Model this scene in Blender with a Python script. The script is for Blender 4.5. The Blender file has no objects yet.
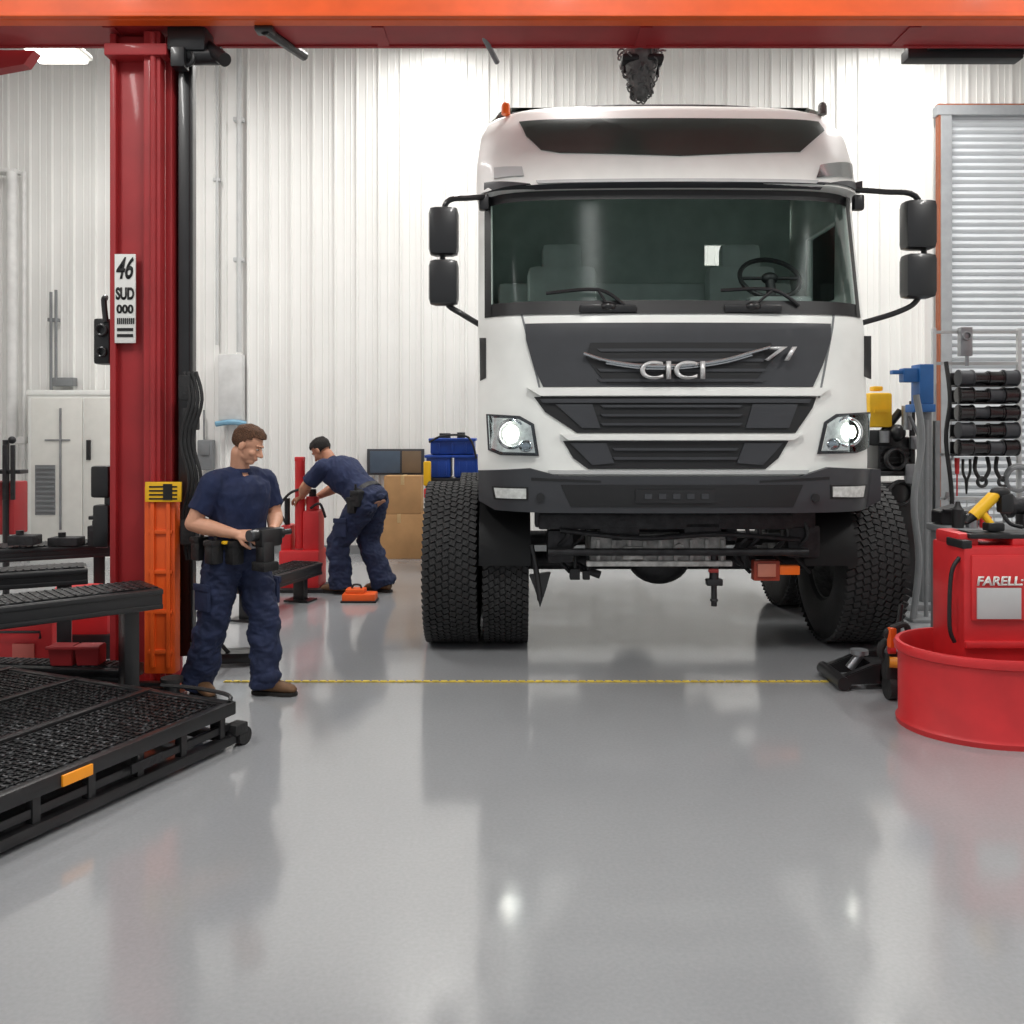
import bpy, bmesh, math, random
from mathutils import Vector, Matrix, noise, Euler
random.seed(7)
sc=bpy.context.scene
FP=900.; HC=1.75; YH=430.
def W(px,py,d): return Vector(((px-512)/FP*d, d, HC-(py-YH)/FP*d))
def lin(c):
    o=[]
    for v in c:
        v/=255.
        o.append(v/12.92 if v<=.04045 else ((v+.055)/1.055)**2.4)
    return (*o,1)
MATS={}
def M(name,col,rough=.5,metal=0,var=.1,scale=6,bump=0,bscale=40,coat=0,es=0):
    if name in MATS: return MATS[name]
    m=bpy.data.materials.new(name); m.use_nodes=True
    nt=m.node_tree; n=nt.nodes; l=nt.links
    p=n['Principled BSDF']; c=lin(col)
    tc=n.new('ShaderNodeTexCoord'); no=n.new('ShaderNodeTexNoise')
    no.inputs['Scale'].default_value=scale; no.inputs['Detail'].default_value=4
    l.new(tc.outputs['Object'],no.inputs['Vector'])
    r=n.new('ShaderNodeValToRGB')
    a=r.color_ramp.elements
    a[0].position=.3; a[1].position=.7
    a[0].color=(*[v*(1-var) for v in c[:3]],1); a[1].color=(*[min(1,v*(1+var)) for v in c[:3]],1)
    l.new(no.outputs['Fac'],r.inputs['Fac']); l.new(r.outputs['Color'],p.inputs['Base Color'])
    p.inputs['Roughness'].default_value=rough; p.inputs['Metallic'].default_value=metal
    if coat: p.inputs['Coat Weight'].default_value=coat; p.inputs['Coat Roughness'].default_value=.1
    if es:
        p.inputs['Emission Color'].default_value=c; p.inputs['Emission Strength'].default_value=es
    if bump:
        n2=n.new('ShaderNodeTexNoise'); n2.inputs['Scale'].default_value=bscale; n2.inputs['Detail'].default_value=3
        l.new(tc.outputs['Object'],n2.inputs['Vector'])
        b=n.new('ShaderNodeBump'); b.inputs['Strength'].default_value=bump; b.inputs['Distance'].default_value=.02
        l.new(n2.outputs['Fac'],b.inputs['Height']); l.new(b.outputs['Normal'],p.inputs['Normal'])
    MATS[name]=m; return m
white=M('white_paint',(238,240,236),.45,coat=.08,var=.03)
wallm=M('wall_metal',(232,232,229),.5,var=.03,scale=1.2)
red=M('red_paint',(160,38,42),.55,coat=.08,var=.14,scale=3)
redb=M('red_bright',(202,42,46),.45,coat=.1,var=.1,scale=5)
orange=M('orange_paint',(232,92,26),.5,coat=.05,var=.12,scale=3)
yellow=M('yellow_paint',(238,185,28),.45,var=.08)
black=M('black_paint',(26,26,28),.38,coat=.2,var=.2)
blackr=M('black_rubber',(36,36,37),.72,var=.25,scale=12,bump=.2,bscale=60)
plast=M('dark_plastic',(56,58,62),.45,var=.08)
plastd=M('darker_plastic',(26,27,29),.5,var=.1)
steel=M('steel',(150,152,155),.35,metal=.8,var=.15,scale=10)
steeld=M('dark_steel',(52,52,54),.5,metal=.6,var=.3,scale=14,bump=.3,bscale=30)
castm=M('cast_metal',(105,105,104),.6,metal=.4,var=.35,scale=16,bump=.6,bscale=25)
panm=M('pan_aluminium',(176,176,174),.6,metal=.2,var=.35,scale=16,bump=.6,bscale=25)
chrome=M('chrome',(215,218,220),.15,metal=1,var=.03)
lgrey=M('light_grey',(190,192,192),.5,var=.05)
mgrey=M('mid_grey',(120,123,125),.5,var=.08)
blue=M('blue_paint',(30,70,160),.4,var=.12)
card=M('cardboard',(176,136,92),.85,var=.1,scale=5)
skin=M('skin',(208,154,126),.5,var=.07,scale=25)
hairm=M('hair_brown',(88,58,38),.8,var=.35,scale=60,bump=.8,bscale=120)
hairb=M('hair_black',(26,22,20),.8,var=.3,scale=60,bump=.8,bscale=120)
navy=M('navy_cotton',(24,36,70),.85,var=.15,scale=9,bump=.35,bscale=22)
navyt=M('navy_trouser',(28,38,68),.85,var=.18,scale=9,bump=.4,bscale=20)
boot=M('boot_leather',(104,74,48),.65,var=.2,scale=20)
sole=M('boot_sole',(30,26,24),.8)
leather=M('black_leather',(20,20,22),.55,var=.2,bump=.3)
whitep=M('white_label',(232,232,228),.5,var=.02)
ink=M('black_ink',(18,18,18),.6,var=.02)
inkr=M('red_ink',(190,30,30),.6,var=.02)
eyew=M('eye_white',(190,180,170),.3,var=.01); eyed=M('eye_dark',(30,20,14),.2,var=.01)
seatm=M('seat_fabric',(182,192,188),.8,var=.1)
intm=M('cab_trim',(178,190,184),.7,var=.1)
lampm=M('lamp_glow',(255,252,240),.4,es=9,var=0)
tubem=M('tube_glow',(255,253,246),.4,es=9,var=0)
amber=M('amber_lens',(220,100,30),.35,var=.05,es=.15)
concr=M('ceiling_paint',(200,200,198),.7,var=.03)
def glass(name,tint,gl,rough=.04,k=1.0):
    m=bpy.data.materials.new(name); m.use_nodes=True; nt=m.node_tree; n=nt.nodes; l=nt.links
    n.remove(n['Principled BSDF']); o=n['Material Output']
    t=n.new('ShaderNodeBsdfTransparent'); t.inputs[0].default_value=(*tint,1)
    g=n.new('ShaderNodeBsdfGlossy'); g.inputs['Roughness'].default_value=rough; g.inputs[0].default_value=(.9,.95,.95,1)
    f=n.new('ShaderNodeFresnel'); f.inputs[0].default_value=gl
    mm=n.new('ShaderNodeMath'); mm.operation='MULTIPLY'; mm.inputs[1].default_value=k; l.new(f.outputs[0],mm.inputs[0])
    x=n.new('ShaderNodeMixShader'); l.new(mm.outputs[0],x.inputs[0]); l.new(t.outputs[0],x.inputs[1]); l.new(g.outputs[0],x.inputs[2])
    l.new(x.outputs[0],o.inputs[0]); MATS[name]=m; return m
wglass=glass('windshield_glass',(.82,.89,.87),1.2,.12,.22)
dglass=glass('dark_glass',(.75,.8,.79),1.3)
lens=glass('lens_glass',(.85,.88,.9),1.4)

WP={}
class B:
    def __init__(s): s.bm=bmesh.new(); s.mi=0
    def _m(s,vs):
        fs=set()
        for v in vs:
            for f in v.link_faces: fs.add(f)
        for f in fs: f.material_index=s.mi
        return fs
    def box(s,c,sz,rot=None,bev=0,mi=0):
        s.mi=mi
        mt=Matrix.Translation(Vector(c))
        if rot is not None:
            mt=mt@(Matrix.Rotation(rot,4,'Z') if isinstance(rot,(int,float)) else rot.to_4x4())
        mt=mt@Matrix.Diagonal((sz[0],sz[1],sz[2],1))
        r=bmesh.ops.create_cube(s.bm,size=1,matrix=mt); s._m(r['verts'])
        if bev:
            es=list({e for v in r['verts'] for e in v.link_edges})
            rb=bmesh.ops.bevel(s.bm,geom=es,offset=min(bev,min(sz)*.45),segments=2,affect='EDGES',profile=.6,clamp_overlap=True)
            for f in rb['faces']: f.material_index=mi
        return s
    def pb(s,x0,y0,x1,y1,d,t,bev=.008,mi=0):
        a=W(x0,y1,d); b=W(x1,y0,d)
        return s.box(((a.x+b.x)/2,d+t/2,(a.z+b.z)/2),(abs(b.x-a.x),t,abs(b.z-a.z)),None,bev,mi)
    def cyl(s,p0,p1,r,r2=None,seg=20,mi=0,bev=0):
        s.mi=mi
        p0=Vector(p0);p1=Vector(p1); v=p1-p0; L=v.length
        q=Vector((0,0,1)).rotation_difference(v.normalized()).to_matrix().to_4x4()
        mt=Matrix.Translation((p0+p1)/2)@q
        r_=bmesh.ops.create_cone(s.bm,cap_ends=True,segments=seg,radius1=r,radius2=r if r2 is None else r2,depth=L,matrix=mt); s._m(r_['verts'])
        return s
    def sph(s,c,r,seg=20,rot=None,mi=0):
        s.mi=mi
        if isinstance(r,(int,float)): r=(r,r,r)
        mt=Matrix.Translation(Vector(c))
        if rot is not None: mt=mt@rot.to_4x4()
        mt=mt@Matrix.Diagonal((*r,1))
        q=bmesh.ops.create_uvsphere(s.bm,u_segments=seg,v_segments=max(8,seg//2+2),radius=1,matrix=mt); s._m(q['verts'])
        return s
    def cap(s,p0,p1,r0,r1,seg=14,mi=0):
        s.cyl(p0,p1,r0,r1,seg,mi); s.sph(p0,r0,seg,mi=mi); s.sph(p1,r1,seg,mi=mi); return s
    def loft(s,secs,seg=24,mi=0,power=2.0):
        rings=[]
        for c,a,b in secs:
            c=Vector(c);a=Vector(a);b=Vector(b); ring=[]
            for i in range(seg):
                t=2*math.pi*i/seg; ct,st=math.cos(t),math.sin(t)
                e=2/power
                ring.append(s.bm.verts.new(c+a*(abs(ct)**e*(1 if ct>=0 else -1))+b*(abs(st)**e*(1 if st>=0 else -1))))
            rings.append(ring)
        for k in range(len(rings)-1):
            for i in range(seg):
                j=(i+1)%seg
                f=s.bm.faces.new((rings[k][i],rings[k][j],rings[k+1][j],rings[k+1][i])); f.material_index=mi
        f=s.bm.faces.new(rings[0][::-1]); f.material_index=mi
        f=s.bm.faces.new(rings[-1]); f.material_index=mi
        return s
    def tube(s,pts,r,seg=8,mi=0,sub=5,closed=False):
        P=[Vector(p) for p in pts]
        if len(P)>2 and sub>1:
            Q=[]
            for i in range(len(P)-1):
                p0=P[max(i-1,0)];p1=P[i];p2=P[i+1];p3=P[min(i+2,len(P)-1)]
                for k in range(sub):
                    t=k/sub
                    Q.append(.5*((2*p1)+(p2-p0)*t+(2*p0-5*p1+4*p2-p3)*t*t+(3*p1-p0-3*p2+p3)*t**3))
            Q.append(P[-1]); P=Q
        rings=[];up=Vector((.13,.21,.97)).normalized()
        for i,p in enumerate(P):
            d=(P[min(i+1,len(P)-1)]-P[max(i-1,0)]).normalized()
            a=d.cross(up)
            if a.length<.05: a=d.cross(Vector((1,.1,0)))
            a.normalize(); b=a.cross(d).normalized(); up=b
            rings.append([s.bm.verts.new(p+a*r*math.cos(2*math.pi*k/seg)+b*r*math.sin(2*math.pi*k/seg)) for k in range(seg)])
        for k in range(len(rings)-1):
            for i in range(seg):
                j=(i+1)%seg
                f=s.bm.faces.new((rings[k][i],rings[k][j],rings[k+1][j],rings[k+1][i])); f.material_index=mi
        for rr in (rings[0][::-1],rings[-1]):
            f=s.bm.faces.new(rr); f.material_index=mi
        return s
    def torus(s,c,ax,R,r,seg=32,mi=0):
        ax=Vector(ax).normalized(); a=ax.orthogonal().normalized(); b=ax.cross(a); c=Vector(c)
        rings=[]
        for i in range(seg):
            t=2*math.pi*i/seg; d=a*math.cos(t)+b*math.sin(t)
            rings.append([s.bm.verts.new(c+d*(R+r*math.cos(2*math.pi*k/8))+ax*r*math.sin(2*math.pi*k/8)) for k in range(8)])
        for i in range(seg):
            for k in range(8):
                f=s.bm.faces.new((rings[i][k],rings[(i+1)%seg][k],rings[(i+1)%seg][(k+1)%8],rings[i][(k+1)%8])); f.material_index=mi
        return s
    def prism(s,pts,ext,mi=0,bev=0):
        vs=[s.bm.verts.new(Vector(p)) for p in pts]
        f=s.bm.faces.new(vs)
        r=bmesh.ops.extrude_face_region(s.bm,geom=[f],use_keep_orig=True)
        nv=[g for g in r['geom'] if isinstance(g,bmesh.types.BMVert)]
        for v in nv: v.co+=Vector(ext)
        s.mi=mi; fs=s._m(vs+nv)
        bmesh.ops.recalc_face_normals(s.bm,faces=list(fs))
        if bev:
            es=list({e for v in vs+nv for e in v.link_edges})
            bmesh.ops.bevel(s.bm,geom=es,offset=bev,segments=2,affect='EDGES',clamp_overlap=True)
        return s
    def lathe(s,prof,c,ax=(0,0,1),seg=40,mi=0,sc=(1,1)):
        ax=Vector(ax).normalized()
        a=Vector((1,0,0)) if abs(ax.z)>.9 else ax.orthogonal().normalized(); b=ax.cross(a).normalized(); c=Vector(c)
        rings=[[s.bm.verts.new(c+ax*h+(a*sc[0]*math.cos(2*math.pi*i/seg)+b*sc[1]*math.sin(2*math.pi*i/seg))*max(r,.0005)) for i in range(seg)] for r,h in prof]
        for k in range(len(rings)-1):
            for i in range(seg):
                j=(i+1)%seg
                f=s.bm.faces.new((rings[k][i],rings[k][j],rings[k+1][j],rings[k+1][i])); f.material_index=mi
        return s
    def add(s,name,mats,parent=None,smooth=True,recalc=True,ang=.6,**kw):
        if recalc: bmesh.ops.recalc_face_normals(s.bm,faces=s.bm.faces[:])
        me=bpy.data.meshes.new(name); s.bm.to_mesh(me); s.bm.free()
        return mkobj(name,me,mats,parent,smooth,ang,**kw)
def mkobj(name,me,mats,parent=None,smooth=True,ang=.6,keep=False,origin=None,**kw):
    if not isinstance(mats,(list,tuple)): mats=[mats]
    me.materials.clear()
    for m in mats: me.materials.append(m)
    if len(me.vertices)==0: return None
    co=[v.co for v in me.vertices]
    mn=Vector([min(c[i] for c in co) for i in range(3)]); mx=Vector([max(c[i] for c in co) for i in range(3)])
    c=(mn+mx)/2
    if parent is None: c.z=mn.z
    if origin is not None: c=Vector(origin)
    me.transform(Matrix.Translation(-c))
    if smooth:
        for p in me.polygons: p.use_smooth=True
        me.set_sharp_from_angle(angle=ang)
    o=bpy.data.objects.new(name,me); sc.collection.objects.link(o)
    if parent is None: o.location=c
    else:
        o.parent=parent; o.location=c-WP[parent.name]
    WP[o.name]=c
    for k,v in kw.items(): o[k]=v
    return o
def top(name,loc,label,category,rot=0,local=False,**kw):
    e=bpy.data.objects.new(name,None); sc.collection.objects.link(e)
    e.empty_display_size=.1
    e.location=loc; e.rotation_euler=(0,0,rot); e['label']=label; e['category']=category
    for k,v in kw.items(): e[k]=v
    WP[e.name]=Vector((0,0,0)) if local else Vector(loc)
    return e
def text(st,h,c,mat,parent,name,depth=.006,wid=None,shear=0,normal='-Y',bold=0,rotm=None):
    cu=bpy.data.curves.new(name,'FONT'); cu.body=st; cu.size=1; cu.extrude=.0; cu.shear=shear; cu.offset=bold
    o=bpy.data.objects.new(name,cu); sc.collection.objects.link(o)
    bpy.context.view_layer.update()
    me=bpy.data.meshes.new_from_object(o.evaluated_get(bpy.context.evaluated_depsgraph_get()))
    bpy.data.objects.remove(o)
    bm=bmesh.new(); bm.from_mesh(me)
    r=bmesh.ops.extrude_face_region(bm,geom=bm.faces[:],use_keep_orig=True)
    xs=[v.co.x for v in bm.verts]; ys=[v.co.y for v in bm.verts]
    for g in r['geom']:
        if isinstance(g,bmesh.types.BMVert): g.co.z+=1
    w=max(xs)-min(xs); hh=max(ys)-min(ys); sy=h/hh; sx=(wid/w) if wid else sy
    cx=(max(xs)+min(xs))/2; cy=(max(ys)+min(ys))/2
    R=rotm if rotm is not None else Matrix.Identity(3)
    for v in bm.verts:
        v.co=Vector(c)+R@Vector(((v.co.x-cx)*sx,-v.co.z*depth,(v.co.y-cy)*sy))
    bmesh.ops.recalc_face_normals(bm,faces=bm.faces[:])
    m2=bpy.data.meshes.new(name); bm.to_mesh(m2); bm.free()
    return mkobj(name,m2,mat,parent,False)

# ------------------------------------------------ ROOM
YB=12.8
def ribbed(name,x0,x1,y,z0,z1,axis='x',sgn=-1):
    bm=bmesh.new(); prof=[]; p=.31; x=x0
    while x<x1:
        prof+=[(x,0),(x+.10,0),(x+.107,.010),(x+.117,.010),(x+.124,0),(x+.19,0),(x+.197,.010),(x+.207,.010),(x+.214,0),(x+.262,0),(x+.278,.034),(x+.296,.034)]
        x+=p
    prof.append((x,0))
    vs=[]
    for a,h in prof:
        if axis=='x': q=[(a,y+sgn*h,z0),(a,y+sgn*h,z1)]
        else: q=[(y+sgn*h,a,z0),(y+sgn*h,a,z1)]
        vs.append([bm.verts.new(k) for k in q])
    for i in range(len(vs)-1): bm.faces.new((vs[i][0],vs[i+1][0],vs[i+1][1],vs[i][1]))
    me=bpy.data.meshes.new(name); bm.to_mesh(me); bm.free()
    return mkobj(name,me,wallm,None,False,kind='structure')
ribbed('wall_back',-9,9.3,YB,0,8)
ribbed('wall_left',-4,12.9,-9,0,8,'y',1)
ribbed('wall_right',-4,12.9,9.3,0,8,'y',-1)
# floor
fm=bpy.data.materials.new('epoxy_floor'); fm.use_nodes=True
nt=fm.node_tree;n=nt.nodes;l=nt.links;p=n['Principled BSDF']
tc=n.new('ShaderNodeTexCoord'); n1=n.new('ShaderNodeTexNoise'); n1.inputs['Scale'].default_value=.55; n1.inputs['Detail'].default_value=6
l.new(tc.outputs['Object'],n1.inputs['Vector'])
r=n.new('ShaderNodeValToRGB'); r.color_ramp.elements[0].position=.3; r.color_ramp.elements[1].position=.72
r.color_ramp.elements[0].color=lin((142,144,147)); r.color_ramp.elements[1].color=lin((154,156,158))
l.new(n1.outputs['Fac'],r.inputs[0])
n3=n.new('ShaderNodeTexNoise'); n3.inputs['Scale'].default_value=60; n3.inputs['Detail'].default_value=4
l.new(tc.outputs['Object'],n3.inputs['Vector'])
mx=n.new('ShaderNodeMixRGB'); mx.blend_type='OVERLAY'; mx.inputs[0].default_value=.12
l.new(r.outputs[0],mx.inputs[1]); l.new(n3.outputs['Fac'],mx.inputs[2]); l.new(mx.outputs[0],p.inputs['Base Color'])
r2=n.new('ShaderNodeMapRange'); r2.inputs[3].default_value=.06; r2.inputs[4].default_value=.17
n2=n.new('ShaderNodeTexNoise'); n2.inputs['Scale'].default_value=1.6; n2.inputs['Detail'].default_value=5
l.new(tc.outputs['Object'],n2.inputs['Vector']); l.new(n2.outputs['Fac'],r2.inputs[0]); l.new(r2.outputs[0],p.inputs['Roughness'])
bp=n.new('ShaderNodeBump'); bp.inputs['Strength'].default_value=.035; bp.inputs['Distance'].default_value=.02
n4=n.new('ShaderNodeTexNoise'); n4.inputs['Scale'].default_value=7; l.new(tc.outputs['Object'],n4.inputs['Vector'])
l.new(n4.outputs['Fac'],bp.inputs['Height']); l.new(bp.outputs[0],p.inputs['Normal'])
p.inputs['IOR'].default_value=1.95
B().box((.15,4.4,-.05),(18.3,16.9,.1)).add('floor',fm,None,False,kind='structure')
B().box((.15,4.4,8.05),(18.3,16.9,.1)).add('ceiling',concr,None,False,kind='structure')
B().box((-1.3,12.72,.06),(15.2,.03,.12)).add('baseboard_back',mgrey,None,False,kind='structure')
b=B()
x=-2.0
while x<2.2:
    b.box((x+.028,6.25,.005),(.046,.030,.010),None,.004); b.box((x+.028,6.25,.002),(.062,.018,.004)); x+=.06
b.add('trim_1',M('line_yellow',(206,180,70),.6,var=.3,scale=20),None,False,kind='structure')
# garage door
b=B(); x0=W(940,0,12.7).x; x1=7.7; z=.02
while z<6.2:
    b.prism([(x0,12.7,z),(x0,12.68,z+.012),(x0,12.66,z+.05),(x0,12.68,z+.092),(x0,12.7,z+.10)],(x1-x0,0,0)); z+=.10
b.add('door_1',M('roller_door',(204,208,212),.5,var=.04,scale=2),None,True,kind='structure')
b=B(); b.box((x0+.03,12.64,3.1),(.16,.14,6.2),None,.01); b.box((x1+.04,12.64,3.1),(.1,.14,6.2),None,.01); b.box(((x0+x1)/2,12.64,6.22),(x1-x0+.2,.16,.14),None,.01)
b.add('trim_2',M('door_frame',(150,153,156),.5),None,False,kind='structure')
b=B(); b.box((x0-.065,12.62,3.14),(.025,.1,6.28)); b.box(((x0+x1)/2,12.62,6.3),(x1-x0+.17,.1,.02))
b.add('trim_3',M('door_edge_paint',(150,84,54),.5),None,False,kind='structure')

# ------------------------------------------------ TRUCK
CX=1.22
FZ=[1.1,1.25,1.48,1.9,2.5,2.63,3.56,3.60,3.85,4.12,4.28,4.36,4.40]
FYs=[6.50,6.48,6.48,6.49,6.54,6.58,6.84,6.74,6.83,6.94,7.08,7.25,7.5]
HWs=[1.44,1.46,1.48,1.48,1.48,1.48,1.49,1.50,1.50,1.47,1.41,1.34,1.25]
def ip(z,T):
    if z<=FZ[0]: return T[0]
    for i in range(len(FZ)-1):
        if z<=FZ[i+1]:
            t=(z-FZ[i])/(FZ[i+1]-FZ[i]); return T[i]*(1-t)+T[i+1]*t
    return T[-1]
def F(x,z):
    u=min(1,abs(x-CX)/ip(z,HWs))
    return ip(z,FYs)+.08*u*u+.28*u**9
def S(px,py):
    d=6.6
    for _ in range(25):
        x=(px-512)/FP*d; z=HC-(py-YH)/FP*d; d=.5*d+.5*F(x,z)
    return x,z
def patch(b,pts,off=.02,th=.05,mi=0,step=.07,raw=False):
    bm=bmesh.new()
    P=pts if raw else [S(*p) for p in pts]
    vs=[bm.verts.new((x,0,z)) for x,z in P]
    bm.faces.new(vs); bmesh.ops.triangulate(bm,faces=bm.faces[:])
    xs=[p_[0] for p_ in P]; zs=[p_[1] for p_ in P]
    x=min(xs)+step
    while x<max(xs):
        bmesh.ops.bisect_plane(bm,geom=bm.verts[:]+bm.edges[:]+bm.faces[:],plane_co=(x,0,0),plane_no=(1,0,0)); x+=step if abs(x-CX)<1.1 else step/3
    z=min(zs)+step
    while z<max(zs):
        bmesh.ops.bisect_plane(bm,geom=bm.verts[:]+bm.edges[:]+bm.faces[:],plane_co=(0,0,z),plane_no=(0,0,1)); z+=step
    for v in bm.verts: v.co.y=F(v.co.x,v.co.z)-off+th
    r=bmesh.ops.extrude_face_region(bm,geom=bm.faces[:])
    for g in r['geom']:
        if isinstance(g,bmesh.types.BMVert): g.co.y-=th
    m={}
    for v in bm.verts: m[v]=b.bm.verts.new(v.co)
    for f in bm.faces:
        nf=b.bm.faces.new([m[v] for v in f.verts]); nf.material_index=mi
    bm.free(); return b
truck=top('truck',(CX,7.5,0),'large white cab-over truck with dark grey grille and bumper','truck')
bm=bmesh.new()
zz=[1.25]
while zz[-1]<4.4:
    nz=zz[-1]+.05
    for k in (2.63,3.56,3.60,4.40,4.28,4.36):
        if zz[-1]<k-1e-4 and nz>k-.012: nz=k; break
    zz.append(nz)
us=[-1,-.985,-.965,-.94,-.9,-.85,-.8,-.7,-.6,-.45,-.3,-.15,0,.15,.3,.45,.6,.7,.8,.85,.9,.94,.965,.985,1]
YR=8.7
def ring(z):
    hw=ip(z,HWs); pts=[]
    side=[YR,8.2,7.45]
    for y in side: pts.append((CX-hw,y,z))
    for u in us: pts.append((CX+u*hw,F(CX+u*hw,z),z))
    for y in side[::-1]: pts.append((CX+hw,y,z))
    return pts
vr=[[bm.verts.new(p_) for p_ in ring(z)] for z in zz]
NC=len(vr[0])
for k in range(len(zz)-1):
    inw=zz[k]>=2.629 and zz[k+1]<=3.561
    ins=zz[k]>=2.8 and zz[k+1]<=3.5
    for i in range(NC-1):
        if inw and 3+3<=i<=3+len(us)-2-3: continue
        if ins and (i==1 or i==NC-3): continue
        f=bm.faces.new((vr[k][i],vr[k][i+1],vr[k+1][i+1],vr[k+1][i]))
        f.material_index=2 if (inw and 2<=i<=NC-4) else 0
bm.faces.new(vr[-1])
bm.normal_update()
f0=[f for f in bm.faces if abs(f.calc_center_median().x-CX)<.2 and f.calc_center_median().z<2][0]
bmesh.ops.recalc_face_normals(bm,faces=bm.faces[:]); bm.normal_update()
if f0.normal.y>0: bmesh.ops.reverse_faces(bm,faces=bm.faces[:])
me=bpy.data.meshes.new('cab_body'); bm.to_mesh(me); bm.free()
cab=mkobj('cab_body',me,[white,intm,plastd,intm],truck,True,.5)
so=cab.modifiers.new('s','SOLIDIFY'); so.thickness=.035; so.offset=-1; so.material_offset=1
def upatch(b,u0,u1,z0,z1,off,n_=26,nz=10):
    g=[]
    for j in range(nz+1):
        z=z0+(z1-z0)*j/nz; hw=ip(z,HWs)
        g.append([b.bm.verts.new((CX+(u0+(u1-u0)*i/n_)*hw,F(CX+(u0+(u1-u0)*i/n_)*hw,z)-off,z)) for i in range(n_+1)])
    for j in range(nz):
        for i in range(n_): b.bm.faces.new((g[j][i],g[j][i+1],g[j+1][i+1],g[j+1][i]))
    return b
upatch(B(),-.945,.945,2.63,3.56,-.01).add('windshield',wglass,truck)
b=B(); upatch(b,-.95,.95,2.60,2.70,.012,26,2); upatch(b,-.95,.95,3.50,3.57,.004,26,2); upatch(b,-.965,-.93,2.6,3.57,.012,4,10); upatch(b,.93,.965,2.6,3.57,.012,4,10)
b.add('windshield_seal',plastd,truck)
for sx in (-1,1):
    b=B(); b.box((CX+sx*1.475,7.825,3.15),(.01,.76,.72)); b.add('side_window',dglass,truck,False)
    b=B(); b.box((CX+sx*1.487,7.9,2.45),(.03,.2,.04),None,.01); b.add('door_handle',plastd,truck,False)
b=B(); hx0,hx1,hz0,hz1=1.85,2.24,3.33,3.53
b.box(((CX-1.45+hx0)/2,YR-.03,2.75),(hx0-CX+1.45,.05,3.0)); b.box(((CX+1.45+hx1)/2,YR-.03,2.75),(CX+1.45-hx1,.05,3.0))
b.box(((hx0+hx1)/2,YR-.03,(1.25+hz0)/2),(hx1-hx0,.05,hz0-1.25)); b.box(((hx0+hx1)/2,YR-.03,(4.25+hz1)/2),(hx1-hx0,.05,4.25-hz1))
b.add('rear_panel',intm,truck,False)
B().box((CX,7.75,1.33),(2.8,1.8,.06)).add('cab_floor',intm,truck,False)
b=B(); b.box((CX,7.02,2.52),(2.7,.42,.36),None,.08); b.box((CX-.1,7.02,2.70),(.7,.3,.1),None,.04); b.box((2.1,7.1,2.74),(.5,.16,.12),None,.04)
b.add('dashboard',M('dash',(124,132,130),.6),truck)
b=B(); b.torus((2.09,7.3,2.98),(0,-.75,.66),.24,.02); b.cyl((2.09,7.3,2.98),(2.09,7.2,2.7),.04); b.cyl((1.86,7.3,2.98),(2.32,7.3,2.98),.014); b.sph((2.09,7.3,2.98),(.07,.05,.05))
b.add('steering_wheel',plastd,truck)
for sx in (.45,2.06):
    b=B(); b.box((sx,8.1,2.75),(.62,.22,.95),Matrix.Rotation(-.12,3,'X'),.08); b.box((sx,8.16,3.3),(.36,.16,.26),None,.06); b.box((sx,7.8,2.25),(.62,.6,.2),None,.06)
    b.add('seat',seatm,truck)
b=B(); b.box((CX,8.45,2.85),(2.7,.45,.5),None,.06); b.add('sleeper_bunk',seatm,truck)
# front decor
b=B()
patch(b,[(525,324),(830,324),(830,340),(822,365),(812,387),(543,387),(533,365),(526,340)],.02,.05)
b.add('upper_grille',plast,truck,ang=.5)
b=B()
patch(b,[(590,343),(770,343),(775,356),(752,384),(606,384),(585,358)],.028,.02)
b.add('grille_opening',plastd,truck,ang=.5)
for y in (349,359,369,379):
    b=B(); patch(b,[(597,y),(765,y),(762,y+3),(600,y+3)],.036,.02); b.add('grille_slat',plast,truck,ang=.5)
b=B()
sw=[(583,354),(605,361),(640,366),(680,366),(720,361),(750,353),(768,348)]
pts=[]
for p_ in sw:
    x,z=S(*p_); pts.append((x,F(x,z)-.06,z))
b.tube(pts,.013,8); pts2=[(q[0],q[1],q[2]-.022) for q in pts[1:-1]]; b.tube(pts2,.007,8)
b.add('grille_swoosh',chrome,truck)
em=M('emblem_silver',(215,216,216),.35,metal=.5,var=.03)
x,z=S(670,371); text('CICI',.13,(x,F(x,z)-.085,z),em,truck,'emblem_lettering',.03,.46,0,bold=.012)
x,z=S(778,354.5); text('71',.1,(x,F(x,z)-.06,z),em,truck,'emblem_number',.02,.23,.35,bold=.02)
b=B()
patch(b,[(534,397),(816,397),(812,408),(795,433),(577,433),(545,412)],.012,.05); b.add('middle_grille',plastd,truck,ang=.5)
for y in (405,414,423):
    b=B(); patch(b,[(600,y),(742,y),(739,y+2.5),(603,y+2.5)],.03,.03); b.add('grille_slat',plast,truck,ang=.5)
b=B(); patch(b,[(540,399),(810,399),(808,403),(543,403)],.035,.03); b.add('grille_slat',plast,truck,ang=.5)
for q in ([(555,404),(592,404),(600,428),(582,428)],[(797,404),(752,404),(745,428),(788,428)]):
    b=B(); patch(b,q,.025,.03); b.add('grille_blank',plast,truck,ang=.5)
b=B(); patch(b,[(563,441),(788,441),(778,458),(765,469),(588,469),(573,458)],.012,.05); b.add('lower_grille',plastd,truck,ang=.5)
for y in (448,457):
    b=B(); patch(b,[(612,y),(738,y),(735,y+2.5),(615,y+2.5)],.03,.03); b.add('grille_slat',plast,truck,ang=.5)
for q in ([(570,443),(606,443),(614,463),(592,465)],[(782,443),(744,443),(736,463),(762,465)]):
    b=B(); patch(b,q,.025,.03); b.add('grille_blank',plast,truck,ang=.5)
b=B(); patch(b,[(527,388),(829,388),(818,396),(540,396)],.05,.05); b.add('grille_trim',white,truck,ang=.5)
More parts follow.
